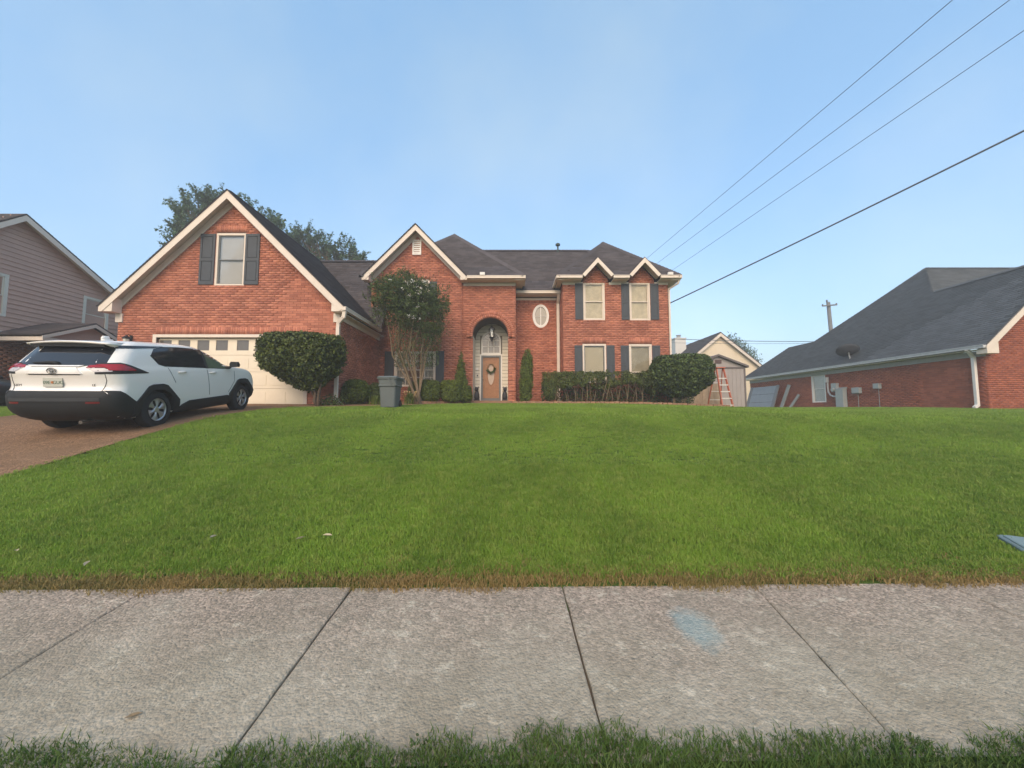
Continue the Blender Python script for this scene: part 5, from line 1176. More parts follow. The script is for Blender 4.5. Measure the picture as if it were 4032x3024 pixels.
# strap leaved clumps beside the bin
def strap(lbl, u, v, Y, n, h, sp2, fl_=0):
    c0 = P(u,v,Y); g_ = Hs(c0.x,Y); t = thing('daylily_clump', lbl, 'plant', (c0.x,Y,g_)); V = []; Q = []; T_ = []
    for i in range(n):
        a_ = rng.uniform(0,6.28); hh = h*rng.uniform(.6,1.1); r_ = sp2*rng.uniform(.4,1.2); bx_, by_ = c0.x+rng.normal(0,.10), Y+rng.normal(0,.08); w_ = .011; pr = []
        for k_ in range(5):
            s_ = k_/4; pr.append((bx_+math.cos(a_)*r_*s_**1.4, by_+math.sin(a_)*r_*s_**1.4, g_+hh*math.sin(min(1,s_*1.25)*1.75)/1.0))
        px, py_ = -math.sin(a_)*w_, math.cos(a_)*w_; b_ = len(V)
        for k_, q in enumerate(pr): ww = 1-.85*(k_/4)**2; V += [(q[0]-px*ww,q[1]-py_*ww,q[2]),(q[0]+px*ww,q[1]+py_*ww,q[2])]
        Q += [(b_+2*k_,b_+2*k_+1,b_+2*k_+3,b_+2*k_+2) for k_ in range(4)]; T_ += [rng.random()]*4
    np_mesh('leaves', V, Q, M_BLADE, t, T_)
    if fl_:
        m = MB()
        for i in range(fl_): x_, y_ = c0.x+random.uniform(-.3,.3), Y+random.uniform(-.2,.1); m.tube([(c0.x,Y,g_),(x_,y_,g_+h*1.1)],[.006,.004],5); m.lathe([(.004,-.05),(.03,.0),(.02,.03)],(x_,y_,g_+h*1.15),'z',6)
        m.build('flower_stalk', mat('dry_bloom',(.42,.30,.14),.8,.2), t)
strap('yellow green strap leaved clump left of the trash bin',1478,1580,13.3,90,.34,.30)
strap('strap leaved clump with dry flower stalks at the foot of the crape myrtle',1612,1580,14.35,130,.40,.34,7)

# tall trees behind the garage
def big_tree(lbl, u, v, ru, rv, Y, lobes, n, size, seed, spiky=True):
    c0 = P(u,v,Y); g_ = Hs(c0.x,Y); k_ = Y/F
    t = thing('background_tree', lbl, 'tree', (c0.x,Y,g_)); L_ = [(P(lu,lv,Y), lr*k_) for lu,lv,lr in lobes]
    # twig clusters
    cl = []; dr_ = []
    for (cp_, lr) in L_:
        m_ = int(26*(lr/1.2)**2)+12
        for i in range(m_):
            d = rng.normal(0,1,3); d /= np.linalg.norm(d); r_ = lr*rng.uniform(.45,1.05)**.6; cl.append(np.array(cp_)+d*r_*np.array([1,.9,.95])); dr_.append(d)
    cl = np.array(cl); dr_ = np.array(dr_); per = n//len(cl); pts = []; nr = []
    for c1, d in zip(cl, dr_):
        d = d+np.array([0,0,.55]); d /= np.linalg.norm(d); s_ = rng.uniform(-.3,.75,per)*rng.uniform(.6,1.4) if spiky else rng.normal(0,.3,per)
        lat = rng.normal(0,.11 if spiky else .28,(per,3))*(1-.6*np.clip(s_,0,.8))[:,None]; pts.append(c1+d*s_[:,None]+lat); nr.append(np.tile(d,(per,1)))
    pts = np.concatenate(pts); nr = np.concatenate(nr); foliage(t, pts, nr, size, M_LEAF_T, .5, .9, .4, seed, .9)
    top = Vector((c0.x,Y,c0.z)); m = MB(); m.tube([(c0.x,Y,g_-.1),(c0.x+.1,Y,g_+(c0.z-g_)*.4),(c0.x,Y,c0.z)],[.3,.24,.10],10); m.build('trunk', M_BARK2, t, True)
    m = MB()
    for i in range(0,len(cl),3): q = Vector(cl[i]); s0 = Vector((c0.x,Y,max(g_+2, q.z-1.8-random.random()*2))); m.tube([s0, s0.lerp(q,.55)+Vector((0,0,-.2)), q],[.06,.035,.012],5)
    m.build('limb', M_BARK2, t, True); return t
big_tree('tallest feathery tree rising behind the left slope of the garage gable',800,900,160,140,27,[(745,825,42),(712,850,30),(800,790,34),(830,860,60),(735,900,44),(855,805,40),(775,900,55),(712,930,30),(690,965,22),(960,815,30),(1000,862,34),(1055,872,32),(930,890,50),(1080,912,24)],17000,.19,3)
big_tree('lower loose crowned tree behind the garage roof nearer the entry gable',1290,990,160,90,30,[(1190,945,44),(1260,965,46),(1330,985,40),(1392,1005,32),(1412,1030,24),(1160,990,45),(1300,1030,60),(1225,935,32),(1140,935,24),(1150,1050,50)],14000,.18,5)
big_tree('dark distant tree behind the right slope of the cream house',2915,1390,40,50,52,[(2900,1370,28),(2930,1395,30),(2955,1420,26),(2880,1345,18),(2905,1420,35)],4200,.26,8,False)
bush('porch_shrub','tall green shrub beside the little porch of the mauve house','shrub',160,400,1338,1600,15.4,.7,4200,.08,M_LEAF,2.6)

# ------------------------------------------------------------------ utility pole and overhead wires
M_POLE = mat('pole_wood', (.16,.16,.155), .85, .2, 3); M_WIRE = mat('wire', (.09,.10,.115), .6, 0)
pt_ = P(3261,1190,36); pole = thing('utility_pole', 'grey wooden utility pole with one crossarm behind the bungalow', 'pole', (pt_.x+.25,36,1.6))
m = MB(); m.tube([(pt_.x+.36,36,1.5),(pt_.x,36,pt_.z)],[.20,.15],12); m.build('pole', M_POLE, pole, True)
m = MB(); m.bar((pt_.x-.75,35.8,pt_.z-.42),(pt_.x+.65,35.8,pt_.z-.30),.10,.12); m.build('crossarm', M_POLE, pole)
m = MB(); m.lathe([(.05,0),(.09,.06),(.05,.12),(.09,.18),(.03,.24)],(pt_.x-.12,36,pt_.z),'z',8); m.lathe([(.05,0),(.08,.05),(.03,.12)],(pt_.x-.72,35.8,pt_.z-.36),'z',8); m.lathe([(.05,0),(.08,.05),(.03,.12)],(pt_.x+.6,35.8,pt_.z-.26),'z',8); m.build('insulator', M_POLE, pole)
def wire(lbl, p, q, r_, sag=.0, name='power_line', n=24, group=None):
    p, q = Vector(p), Vector(q); m = MB(); m.tube([p.lerp(q,i/n)-Z_*(4*sag*(i/n)*(1-i/n)) for i in range(n+1)], r_, 6); o = m.build(name, M_WIRE, None, True); tag(o, lbl, 'wire', group); return o
for (lb, (u0,v0,y0), (u1,v1,y1)) in (('highest thin power line running over the roof from the top right',(3750,0,7),(2550,1015,20.2)),('middle thin power line running over the roof from the top right corner',(3975,0,7),(2590,1035,20.6)),('lowest thin power line of the three crossing the right edge',(4032,120,7.6),(2650,1062,21.4))):
    p, q = P(u0,v0,y0), P(u1,v1,y1); d = q-p; wire(lb, p-d*.45, q+d*2.0, .008, .0)
p, q = P(4032,497,9.5), P(2633,1196,17.2); d = p-q; wire('thick black service cable from the house corner up to the right', q, p+d*.8, .026, .12, 'service_cable')
p0, p1 = P(3238,1345,35.9), P(2635,1320,35.9); d = p1-p0; wire('upper faint line low across the sky above the cream house', p0, p0+d*2.2, .028, .35, 'telephone_line'); 
p0, p1 = P(3240,1352,35.9), P(2635,1337,35.9); d = p1-p0; wire('lower faint line low across the sky above the cream house', p0, p0+d*2.2, .014, .3, 'telephone_line')

# water meter lid in the lawn
lc = P(4150,2190,3.35); lzz = Hs(lc.x,3.35)
ml = thing('utility_cover', 'pale blue grey plastic utility lid set in the lawn at the right edge', 'lid', (lc.x,3.35,lzz))
rot = Matrix.Translation((lc.x,3.35,lzz+.03)) @ Matrix.Rotation(math.atan(.2),4,'X') @ Matrix.Rotation(-.35,4,'Z')
for nm, rg, cl_ in (('lid_plate',[(.24,.13,.03,-.02),(.24,.13,.03,.012),(.232,.122,.03,.018)],(.17,.23,.235)),('lid_frame',[(.27,.16,.04,-.08),(.27,.16,.04,-.004),(.26,.15,.04,.004)],(.14,.19,.20))):
    m = MB(); loft(m,[rrect(0,0,a_,b_,c_,z) for a_,b_,c_,z in rg]); m.v = [tuple(rot @ Vector(q)) for q in m.v]; m.build(nm, mat(nm,cl_,.6,.1,20), ml)
# dry leaves on the grass
leaf_me = None
for (u,v,Y,lb) in ((66,2170,3.25,'pale dry leaf on the lawn at the far left edge of the picture'),(342,2221,3.15,'small dry leaf lying on the lawn nearest the sidewalk on the left'),(840,2115,3.45,'tiny pale leaf on the lawn left of the two dry twigs'),(1185,2120,3.45,'left one of two thin dry twigs lying on the lawn'),(1290,2110,3.48,'right one of two thin dry twigs lying on the lawn')):
    for it in range(6):                                            # march to the ground
        p = P(u,v,Y); Y += (p.z-Hs(p.x,Y)-.05)*-1.6 if False else 0
    lo_, hi_ = 2.8, 9.0
    for it in range(30):
        Y = (lo_+hi_)/2; p = P(u,v,Y)
        if p.z > Hs(p.x,Y)+.05: lo_ = Y
        else: hi_ = Y
    if leaf_me is None:
        m = MB(); m.add([(-.055,0,0),(-.02,.02,.008),(.02,.016,.01),(.06,0,.004),(.02,-.018,.012),(-.02,-.02,.01),(0,0,-.004)],[(0,6,1),(1,6,2),(2,6,3),(3,6,4),(4,6,5),(5,6,0)]); o = m.build('dry_leaf', mat('dry_leaf',(.42,.36,.24),.8,.2,20)); leaf_me = o.data
    else: o = bpy.data.objects.new('dry_leaf', leaf_me); C.objects.link(o)
    o.location = (p.x,Y,Hs(p.x,Y)+.055); o.rotation_euler = (random.uniform(-.2,.5),random.uniform(-.2,.2),random.uniform(0,6.28)); tag(o, lb, 'leaf'); o.scale = (.8,.8,1)

lo_, hi_ = 1.4, 3.2
for it in range(30):
    Y = (lo_+hi_)/2; p = P(525,2822,Y)
    if p.z > .12+(Y-1.63)*SLOPE+.008: lo_ = Y
    else: hi_ = Y
o = bpy.data.objects.new('dry_leaf', leaf_me.copy()); C.objects.link(o); o.data.materials[0] = mat('brown_leaf',(.20,.15,.09),.8,.2,20); o.location = (p.x,Y,p.z+.004); o.rotation_euler = (.05,0,.5); o.scale = (.55,.6,.6); tag(o,'single brown leaf lying on the sidewalk slab at the lower left','leaf')
# ------------------------------------------------------------------ cars (built once as code, s = metres forward from the rear bumper)
LV = [(.20,.42,4.28,.78),(.27,.20,4.46,.85),(.36,.08,4.54,.895),(.48,.01,4.59,.915),(.60,.0,4.60,.925),(.70,.0,4.60,.93),(.76,.03,4.59,.93),(.80,.075,4.58,.93),(.86,.085,4.56,.93),(.93,.08,4.53,.928),(1.0,.065,4.46,.922),(1.06,.05,4.36,.915),
      (1.10,.045,4.20,.908),(1.14,.05,3.90,.898),(1.17,.065,3.60,.888),(1.20,.10,3.42,.878),(1.30,.18,3.25,.852),(1.40,.265,3.08,.825),(1.50,.35,2.88,.795),(1.56,.40,2.74,.772),(1.61,.44,2.58,.745),(1.645,.50,2.40,.70),(1.668,.62,2.2,.62),(1.68,.85,2.05,.50),(1.686,1.1,1.85,.30)]
def car(name, lbl, mw, paint, full=True, s=(1,1,1)):
    t = thing(name, lbl, 'car', (0,0,0), None, mw)
    lv = np.array(LV); zi = np.unique(np.concatenate([np.linspace(.20,1.0,22), np.linspace(1.0,1.25,16), np.linspace(1.25,1.62,14), np.linspace(1.62,1.686,9)])); cols = [np.interp(zi, lv[:,0], lv[:,i]) for i in (1,2,3)]
    for _ in range(1): cols = [np.concatenate([[c[0]],(c[:-2]+2*c[1:-1]+c[2:])/4,[c[-1]]]) for c in cols]
    rings = []
    for z, sr, sf, w_ in zip(zi, *cols):
        L_ = sf-sr; rr_ = min(.30, L_*.3); rf_ = min(.55 if z < 1.15 else .5, L_*.35); h = []
        for i in range(7): y = (w_-rr_)*i/6; h.append((sr+.05*(y/w_)**2, y))
        for i in range(1,7): a_ = R(90*i/6); h.append((sr+.05+(rr_-.05)*(1-math.cos(a_)), w_-rr_+rr_*math.sin(a_)))
        for i in range(1,24): q = i/24; x = sr+rr_+(L_-rr_-rf_)*q; h.append((x, w_+.006*math.sin(math.pi*q)))
        for i in range(0,7): a_ = R(90*i/6); h.append((sf-.10-(rf_-.10)*(1-math.sin(a_)), w_-rf_*.8+rf_*.8*math.cos(a_)))
        for i in range(1,6): y = (w_-rf_*.8)*(1-i/6); h.append((sf-.10*(y/max(w_-rf_*.8,.01))**2, y))
        h.append((sf, 0.0)); rings.append([(x,-y,z) for x,y in h]+[(x,y,z) for x,y in reversed(h[1:-1])])
    # local axes: x forward, y left, z up
    m = MB(); loft(m, rings); body = m.build('body', paint, t, True, local=True)
    AX = (.98, 3.67)
    cut = MB()
    for ax in AX: cut.lathe([(.405,-1.3),(.405,1.3)], (ax,0,.34), 'y', 40)
    co = cut.build('wheel_cut', M_METAL, t, local=True)
    md = body.modifiers.new('arch','BOOLEAN'); md.operation = 'DIFFERENCE'; md.object = co; md.solver = 'EXACT'
    # tunnel cut only outside the floor: keep an inner core
    dg = bpy.context.evaluated_depsgraph_get(); me = bpy.data.meshes.new_from_object(body.evaluated_get(dg)); body.modifiers.clear(); old = body.data; body.data = me
    bpy.data.objects.remove(co)
    me.materials.clear(); me.materials.append(paint); me.materials.append(mat('car_black',(.018,.019,.02),.55,.1,6))
    for p in me.polygons:
        c = p.center
        if any(abs(math.hypot(c.x-ax, c.z-.34)-.405) < .02 and abs((Vector((c.x-ax,0,c.z-.34)).normalized()).dot(p.normal)) > .6 for ax in AX) or c.z < .25: p.material_index = 1
    bm_ = bmesh.new(); bm_.from_mesh(old); bmesh.ops.triangulate(bm_, faces=bm_.faces[:]); bv = BVHTree.FromBMesh(bm_); bm_.free()
    core = MB(); core.box(.45,4.2,-.62,.62,.22,.75); core.build('underbody', mat('car_black',(0,0,0)), t, local=True)
    DIR = {'R': (Vector((0,1,0)), lambda a_,b_: Vector((a_,-2,b_))), 'L': (Vector((0,-1,0)), lambda a_,b_: Vector((a_,2,b_))), 'B': (Vector((1,0,0)), lambda a_,b_: Vector((-1,a_,b_))), 'F': (Vector((-1,0,0)), lambda a_,b_: Vector((6,a_,b_)))}
    def hit(view, a_, b_):
        d, f = DIR[view]; h = bv.ray_cast(f(a_,b_), d); return (h[0], h[1] if h[1].dot(d) < 0 else -h[1]) if h[0] else (None, None)
    def patch(nm, view, poly, m_, off=.004, cell=.06, rim=.02, parent=None, smooth=True):
        b = bmesh.new(); f = b.faces.new([b.verts.new((x,y,0)) for x,y in poly])
        for ax in (0,1):
            lo_, hi_ = min(q[ax] for q in poly), max(q[ax] for q in poly); n = int((hi_-lo_)/cell)
            for i in range(1,n+1):
                c = lo_+(hi_-lo_)*i/(n+1); co_ = (c,0,0) if ax == 0 else (0,c,0); no = (1,0,0) if ax == 0 else (0,1,0); bmesh.ops.bisect_plane(b, geom=b.verts[:]+b.edges[:]+b.faces[:], plane_co=co_, plane_no=no)
        kill = []
        for v in b.verts:
            p, n_ = hit(view, v.co.x, v.co.y)
            if p is None: kill.append(v); continue
            v.co = p+n_*off
        if kill: bmesh.ops.delete(b, geom=kill, context='VERTS')
        ext = bmesh.ops.extrude_edge_only(b, edges=[e for e in b.edges if e.is_boundary]); d = DIR[view][0]
        for v in ext['geom']:
            if isinstance(v, bmesh.types.BMVert): v.co += d*(rim+off)
        bmesh.ops.recalc_face_normals(b, faces=b.faces); me_ = bpy.data.meshes.new(nm); b.to_mesh(me_); b.free(); me_.materials.append(m_)
        if smooth: me_.shade_smooth(); me_.set_sharp_from_angle(angle=R(35))
        o = bpy.data.objects.new(nm, me_); C.objects.link(o); o.parent = parent or t; return o
    def seam(nm, view, pts, m_, r_=.005, off=.001, parent=None):
        q = []
        for i in range(len(pts)-1):
            n = max(2,int(math.dist(pts[i],pts[i+1])/.06))
            for j in range(n): q.append((pts[i][0]+(pts[i+1][0]-pts[i][0])*j/n, pts[i][1]+(pts[i+1][1]-pts[i][1])*j/n))
        q.append(pts[-1]); w3 = [hit(view,*k_) for k_ in q]; w3 = [p+n_*off for p,n_ in w3 if p is not None]; mm = MB(); mm.tube(w3, r_, 5); return mm.build(nm, m_, parent or t, True, local=True)
    MG = mat('car_glass',(.015,.017,.022),.06,0,spec=.7); MK = mat('car_cladding',(.018,.019,.020),.62,.12,8); MR = mat('lamp_red',(.30,.012,.018),.15,.15,14,spec=.6); MW = mat('lamp_clear',(.45,.42,.42),.2,.1,14,spec=.6); MS = mat('hub_silver',(.46,.47,.48),.32,.05,metal=.75); ML = mat('seam_dark',(.05,.05,.05),.8); MT = mat('tyre',(.022,.022,.023),.85,.15,20); MC = mat('chrome_badge',(.28,.27,.25),.25,.05,metal=.8)
    # glass
    patch('rear_window','B',[(-.70,1.205),(.70,1.205),(.655,1.50),(.60,1.555),(-.60,1.555),(-.655,1.50)],MG,.004)
    for sd_ in 'RL':
        patch('side_window',sd_,[(.98,1.42),(1.10,1.24),(1.24,1.20),(2.36,1.145),(2.36,1.555),(1.75,1.58),(1.30,1.572),(1.08,1.53)],MG,.004)
        patch('front_window',sd_,[(2.44,1.14),(3.18,1.115),(3.22,1.15),(2.98,1.36),(2.72,1.51),(2.52,1.55),(2.44,1.55)],mat('car_glass_reflection',(.10,.13,.085),.06,.25,3,spec=.7),.004)  # green reflection in the front pane is painted into its base colour
        patch('window_trim',sd_,[(2.36,1.13),(2.44,1.13),(2.44,1.56),(2.36,1.565)],MK,.006)
        patch('window_trim',sd_,[(.95,1.40),(1.0,1.43),(1.10,1.54),(1.32,1.585),(1.75,1.594),(2.40,1.572),(2.72,1.525),(3.02,1.36),(3.28,1.13),(3.20,1.10),(1.22,1.185),(1.08,1.225)],MK,.0025)
        patch('roof_strip',sd_,[(.45,1.515),(1.10,1.548),(1.35,1.592),(.50,1.575)],MG,.005)
        patch('door_sill',sd_,[(1.42,.25),(3.22,.25),(3.22,.41),(3.05,.46),(1.80,.45),(1.60,.38)],MK,.022)
        for ax in AX:
            oc = [(ax+.545*math.cos(R(a_))*k_, .34+.545*math.sin(R(a_))*k_) for a_,k_ in ((-8,1.0),(12,1.0),(38,1.03),(62,1.0),(90,.99),(118,1.0),(142,1.03),(168,1.0),(188,1.0))]; ic = [(ax+.405*math.cos(R(a_)), .34+.405*math.sin(R(a_))) for a_ in np.linspace(188,-8,22)]
            oc = [(x,max(z,.26)) for x,z in oc]; 
            for i in range(8):                                      # arch flare in eight facets
                a0, a1 = -8+196*i/8, -8+196*(i+1)/8
                def op(a_): 
                    c_, s_ = math.cos(R(a_)), math.sin(R(a_)); k_ = .505/max(abs(c_)*.94+.0, abs(s_)*1.0, (abs(c_)+abs(s_))*.735); return (ax+c_*k_, .34+s_*k_)
                q = [op(a0), op((a0+a1)/2), op(a1)]+[(ax+.40*math.cos(R(a_)),.34+.40*math.sin(R(a_))) for a_ in np.linspace(a1,a0,4)]
                patch('arch_flare',sd_,q,MK,.026,.08,.05,smooth=False)
        patch('corner_lamp',sd_,[(.16,1.228),(.32,1.232),(.46,1.175),(.54,1.125),(.50,1.11),(.16,1.125)],MR,.016,.035)
        patch('lamp_surround',sd_,[(.08,1.25),(.33,1.262),(.48,1.212),(.80,1.072),(.78,1.062),(.08,1.065)],MK,.006,.035)
        seam('door_seam',sd_,[(2.38,1.10),(2.40,.80),(2.42,.52)],ML); seam('door_seam',sd_,[(3.36,1.05),(3.34,.8),(3.10,.53)],ML); seam('door_seam',sd_,[(1.28,1.16),(1.36,.98),(1.42,.85)],ML)
        for hx_, hz_ in ((1.62,1.06),(2.56,1.03)):
            p, n_ = hit(sd_,hx_,hz_)
            if p is not None: mm = MB(); mm.tube([p+Vector((-.10,0,0))-n_*.01,p+Vector((-.08,0,0))+n_*.03,p+Vector((.08,0,0))+n_*.03,p+Vector((.10,0,0))-n_*.01],[.016,.016,.016,.014],8); mm.build('door_handle', paint, t, True, local=True)
        p, n_ = hit(sd_,3.08,1.14)
        sg = -1 if sd_ == 'R' else 1; mm = MB(); mm.tube([p,p+Vector((0,sg*.12,.02))],[.03,.025],8)
        cm_ = p+Vector((.02,sg*.20,.07)); loft(mm,[[(cm_.x+x,cm_.y+sg*y,cm_.z+z) for y,z in ((-.09,-.06),(.08,-.05),(.10,.0),(.07,.075),(-.07,.08),(-.10,.02))] for x in (-.05,.05)]); loft(mm,[[(cm_.x+x,cm_.y+sg*y*k_,cm_.z+z*k_) for y,z in ((-.09,-.06),(.08,-.05),(.10,.0),(.07,.075),(-.07,.08),(-.10,.02))] for x,k_ in ((.051,1),(.11,.6))]); mm.build('door_mirror', MK, t, local=True)
    # rear
    patch('rear_bumper','B',[(-.88,.24),(.88,.24),(.90,.62),(.72,.765),(-.72,.765),(-.90,.62)],MK,.016,.08)
    for sd_ in 'RL': patch('bumper_corner',sd_,[(.10,.27),(.55,.27),(.56,.50),(.42,.60),(.22,.76),(.12,.77)],MK,.016)
    patch('bumper_step','B',[(-.70,.60),(.70,.60),(.70,.655),(-.70,.655)],mat('bumper_step',(.045,.047,.05),.6,.1),.03)
    for q in (-1,1):
        patch('reflector','B',sorted_poly := [(q*.52,.56),(q*.70,.56),(q*.70,.59),(q*.52,.59)],mat('reflector',(.16,.02,.02),.3,.1),.022)
        patch('tail_lamp','B',[(q*.50,1.215),(q*.86,1.235),(q*.86,1.18),(q*.48,1.17)],MR,.008)
        patch('reverse_lamp','B',[(q*.50,1.165),(q*.82,1.165),(q*.82,1.105),(q*.62,1.10)],MW,.007)
        patch('lamp_surround','B',[(q*.46,1.225),(q*.89,1.245),(q*.89,1.065),(q*.66,1.075)],MK,.003)
    patch('tailgate_moulding','B',[(-.62,1.075),(-.45,1.075),(-.34,1.165),(.34,1.165),(.45,1.075),(.62,1.075),(.60,1.10),(.47,1.20),(-.47,1.20),(-.60,1.10)] if False else [(-.44,1.07),(.44,1.07),(.34,1.17),(-.34,1.17)],paint,.022,.05,.03)
    patch('garnish','B',[(-.38,1.18),(.38,1.18),(.44,1.20),(-.44,1.20)],paint,.026,.05,.03)
    seam('tailgate_seam','B',[(-.74,1.07),(-.745,.95),(-.70,.77)],ML); seam('tailgate_seam','B',[(.74,1.07),(.745,.95),(.70,.77)],ML); seam('shadow_gap','B',[(-.40,1.055),(.40,1.055)],ML,.008)
    sp_ = MB(); ng = 14; up_ = []; lo_ = []
    rg = []
    for i in range(ng+1):
        y = -.66+1.32*i/ng; bw_ = .045*(y/.66)**2; zz = 1.648-.035*(y/.66)**2; rg.append([(.27+bw_,y,zz-.035),(.25+bw_,y,zz-.012),(.33+bw_,y,zz+.004),(.68,y,zz+.024),(.60,y,zz-.06),(.42,y,zz-.07)])
    loft(sp_, rg); sp_.build('roof_spoiler', paint, t, True, local=True)
    mm = MB(); mm.box(.30,.40,-.60,.60,1.545,1.60); mm.build('spoiler_underside', MK, t, local=True)
    mm = MB(); loft(mm,[[(1.0+x,y*k_,1.675+z) for x,y in ((-.10,0),(-.02,.03),(.12,.015),(.16,0),(.12,-.015),(-.02,-.03))] for z,k_ in ((0,1.2),(.04,.9))]); loft(mm,[[(1.0+x,y,1.715+z) for x,y in ((-.10+dx,0),(-.04+dx,.022*k_),(.06,.012*k_),(.10-dx,0),(.06,-.012*k_),(-.04+dx,-.022*k_))] for z,dx,k_ in ((0,0,1),(.03,.01,.8),(.06,.03,.35))]); mm.build('roof_antenna', paint, t, True, local=True)
    p, n_ = hit('B',-.02,1.235); p2, _ = hit('B',.40,1.245); mm = MB(); mm.tube([p+n_*.015,p.lerp(p2,.3)+n_*.03+Vector((0,0,.01)),p2+n_*.015],[.03,.022,.010],8); mm.build('rear_wiper', MK, t, True, local=True)
    if full:
        pp, _ = hit('B',0,.92); pm = MB(); loft(pm,[rrect(0,0,.153,.077,.012,z) for z in (0,.008)]); tr_ = Matrix.Translation(pp+Vector((-.016,.03,0))) @ Matrix(((0,0,-1,0),(-1,0,0,0),(0,1,0,0),(0,0,0,1)))
        pm.v = [tuple(tr_ @ Vector(q)) for q in pm.v]; lp = pm.build('licence_plate', mat('plate_white',(.50,.50,.44),.5,.08,30), t, local=True)
        def text(nm, s_, size, at, m_, par, depth=.002):
            cu = bpy.data.curves.new(nm,'FONT'); cu.body = s_; cu.size = size; cu.align_x = 'CENTER'; cu.align_y = 'CENTER'; cu.extrude = depth; to_ = bpy.data.objects.new(nm, cu); C.objects.link(to_); dg_ = bpy.context.evaluated_depsgraph_get(); me_ = bpy.data.meshes.new_from_object(to_.evaluated_get(dg_)); bpy.data.objects.remove(to_)
            me_.transform(at); me_.materials.clear(); me_.materials.append(m_); o = bpy.data.objects.new(nm, me_); C.objects.link(o); o.parent = par; return o
        MP_ = mat('plate_green',(.10,.16,.11),.6); k_ = Matrix.Translation((0,0,.010))
        text('plate_lettering','09E',.078,tr_ @ Matrix.Translation((-.090,-.004,.010)),MP_,lp); text('plate_lettering','GUG',.078,tr_ @ Matrix.Translation((.086,-.004,.010)),MP_,lp)
        om = MB(); om.lathe([(.024,0),(.022,.004)],(0,0,0),'z',14); om.v = [tuple(tr_ @ Matrix.Translation((-.004,0,.008)) @ Vector(q)) for q in om.v]; om.build('plate_emblem', mat('plate_orange',(.45,.16,.05),.6), lp, local=True)
        for yy_, s_ in ((.62,'RAV4'),(-.58,'LE')):
            pb, nb = hit('B',yy_,.87); text('badge_lettering',s_,.055,Matrix.Translation(pb+nb*.003) @ Matrix(((0,0,-1,0),(-1,0,0,0),(0,1,0,0),(0,0,0,1))),MC,t,.003)
        pe, _ = hit('B',.0,1.12); em = MB()
        def ell(cy,cz,ry_,rz_): em.tube([(pe.x-.034,cy+ry_*math.cos(a_),pe.z+cz+rz_*math.sin(a_)) for a_ in np.linspace(0,2*math.pi,33)],.0065,6,False)
        ell(0,0,.072,.048); ell(0,.016,.050,.024); ell(0,0,.020,.044); em.build('badge_emblem', MC, t, True, local=True)
    # front end
    for q in (-1,1): patch('headlight','F',[(q*.45,.90),(q*.82,.96),(q*.84,1.02),(q*.50,.98)],MW,.006)
    patch('grille','F',[(-.55,.55),(.55,.55),(.62,.86),(-.62,.86)],MK,.008); patch('front_bumper','F',[(-.80,.24),(.80,.24),(.80,.48),(-.80,.48)],MK,.014)
    patch('windscreen','F',[(-.72,1.22),(.72,1.22),(.62,1.57),(-.62,1.57)],MG,.004)
    mm = MB(); mm.tube([(.35,-.35,.24),(.05,-.38,.23)],.03,10); mm.build('exhaust', MC, t, local=True)
    # wheels
    for ax in AX:
        for sg in (-1,1):
            yo = sg*.915; c = (ax,yo,.34); mm = MB(); prof = [(.225,0),(.24,-.015),(.32,-.012),(.352,-.035),(.360,-.07),(.360,-.16),(.352,-.20),(.30,-.225),(.22,-.215),(.20,-.10)]
            mm.lathe([(r_,h if sg > 0 else -h) for r_,h in prof], c, 'y', 40, False); w_ = mm.build('wheel', MT, t, True, local=True); w_.data.set_sharp_from_angle(angle=R(40))
            rim = MB(); y0 = yo-sg*.055; rim.lathe([(.02,0),(.224,0),(.232,.004*sg)],(ax,y0-sg*.02,.34),'y',36); rim.build('rim_well', mat('rim_dark',(.035,.035,.037),.6), w_, local=True)
            hc = MB(); hc.lathe([(.198,.0),(.214,.012*sg),(.230,.010*sg),(.234,-.01*sg),(.20,-.02*sg)],(ax,yo-sg*.03,.34),'y',40,False); hc.lathe([(.0,.0),(.05,.0),(.062,-.012*sg),(.065,-.03*sg)],(ax,yo-sg*.022,.34),'y',20)
            for i in range(6):
                a0 = 2*math.pi*i/6+.3; pr = []
                for r_, hw_, h in ((.045,.022,.0),(.09,.026,.004),(.14,.048,.002),(.175,.075,.0),(.205,.098,.0)):
                    pr.append((r_,hw_,h))
                vs = []; 
                for r_,hw_,h in pr:
                    for q,dh in ((-1,-.008),(0,.006),(1,-.008)): x_, z_ = r_*math.cos(a0)-q*hw_*math.sin(a0), r_*math.sin(a0)+q*hw_*math.cos(a0); vs.append((ax+x_, yo-sg*.030+sg*(h+dh), .34+z_))
                hc.add(vs, [(3*k_+j,3*k_+j+1,3*k_+j+4,3*k_+j+3) for k_ in range(4) for j in range(2)])
            hc.build('hubcap', MS, w_, False, local=True)
    return t
def car_matrix(rear_hub, front_hub, sc_=1.0):
    f = (Vector(front_hub)-Vector(rear_hub)).normalized(); l_ = Z_.cross(f).normalized(); u_ = f.cross(l_); o_ = Vector(rear_hub)-f*(.98*sc_)-u_*(.34*sc_)
    return Matrix(((f.x,l_.x,u_.x,o_.x),(f.y,l_.y,u_.y,o_.y),(f.z,l_.z,u_.z,o_.z),(0,0,0,1))) @ Matrix.Scale(sc_,4)
M_PAINT = mat('white_car_paint',(.82,.79,.74),.28,0,coat=.5,spec=.5)
hr_, hf_ = Vector((-7.02,7.62,1.49)), Vector((-7.24,10.27,1.83)); lat = Vector((-.99,-.08,0))*.90
car('parked_car','white sport utility vehicle with black cladding parked on the brown driveway', car_matrix(hr_+lat, hf_+lat), M_PAINT)
g1 = Hs(-14.6,12.8)
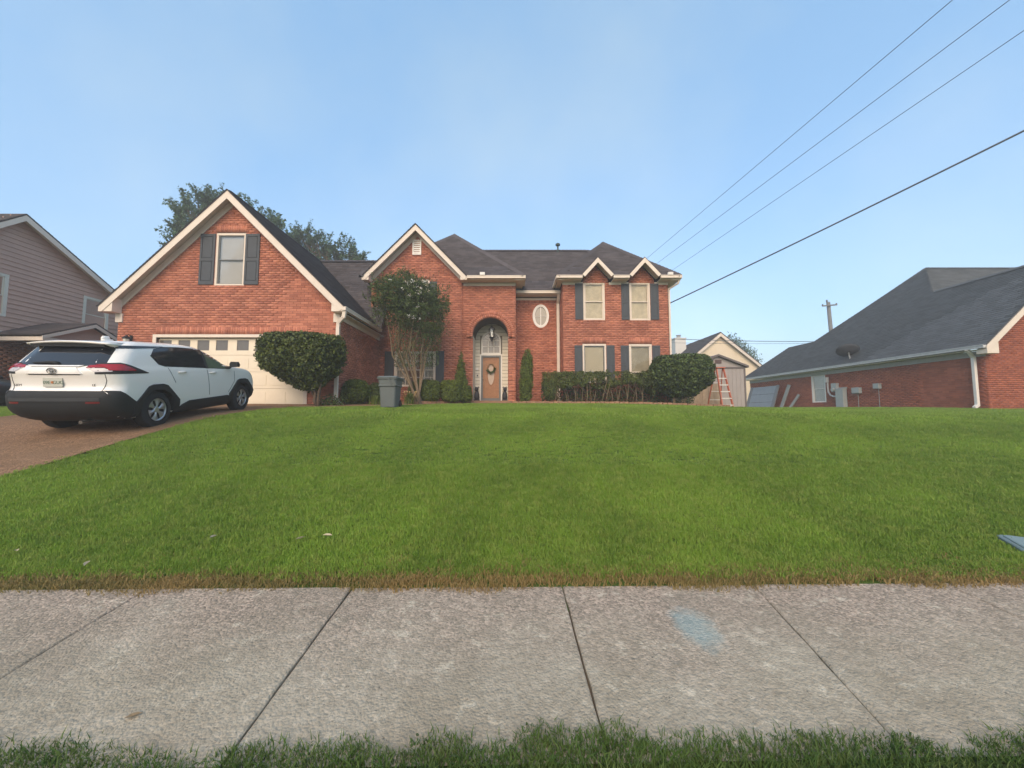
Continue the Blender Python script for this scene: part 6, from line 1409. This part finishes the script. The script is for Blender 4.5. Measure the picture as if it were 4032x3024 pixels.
car('parked_car','red vehicle almost hidden behind the white car by the mauve house', car_matrix((-14.45,12.98,g1+.38),(-14.45,15.67,g1+.42),1.06), mat('red_car_paint',(.40,.05,.07),.35,0,coat=.4), False)
g2 = Hs(-16,11.4)
car('parked_car','black vehicle at the far left edge parked sideways beyond the white car', car_matrix((-18.9,11.6,g2+.2),(-16.2,11.6,g2+.2),.93) , mat('black_car_paint',(.02,.024,.023),.35,0,coat=.4), False)

# ------------------------------------------------------------------ thin haze volume added over the whole place to soften contrast
hzm = bpy.data.materials.new('contrast_haze'); hzm.use_nodes = True; ht = hzm.node_tree; ht.nodes.clear()
pv = ht.nodes.new('ShaderNodeVolumePrincipled'); pv.inputs['Color'].default_value = (1,.97,.92,1); pv.inputs['Density'].default_value = HAZE; pv.inputs['Anisotropy'].default_value = .1
ho = ht.nodes.new('ShaderNodeOutputMaterial'); ht.links.new(pv.outputs[0], ho.inputs['Volume'])
m = MB(); m.box(-430,430,-330,430,-1.2,24.0); o = m.build('haze', hzm, None, kind='stuff')
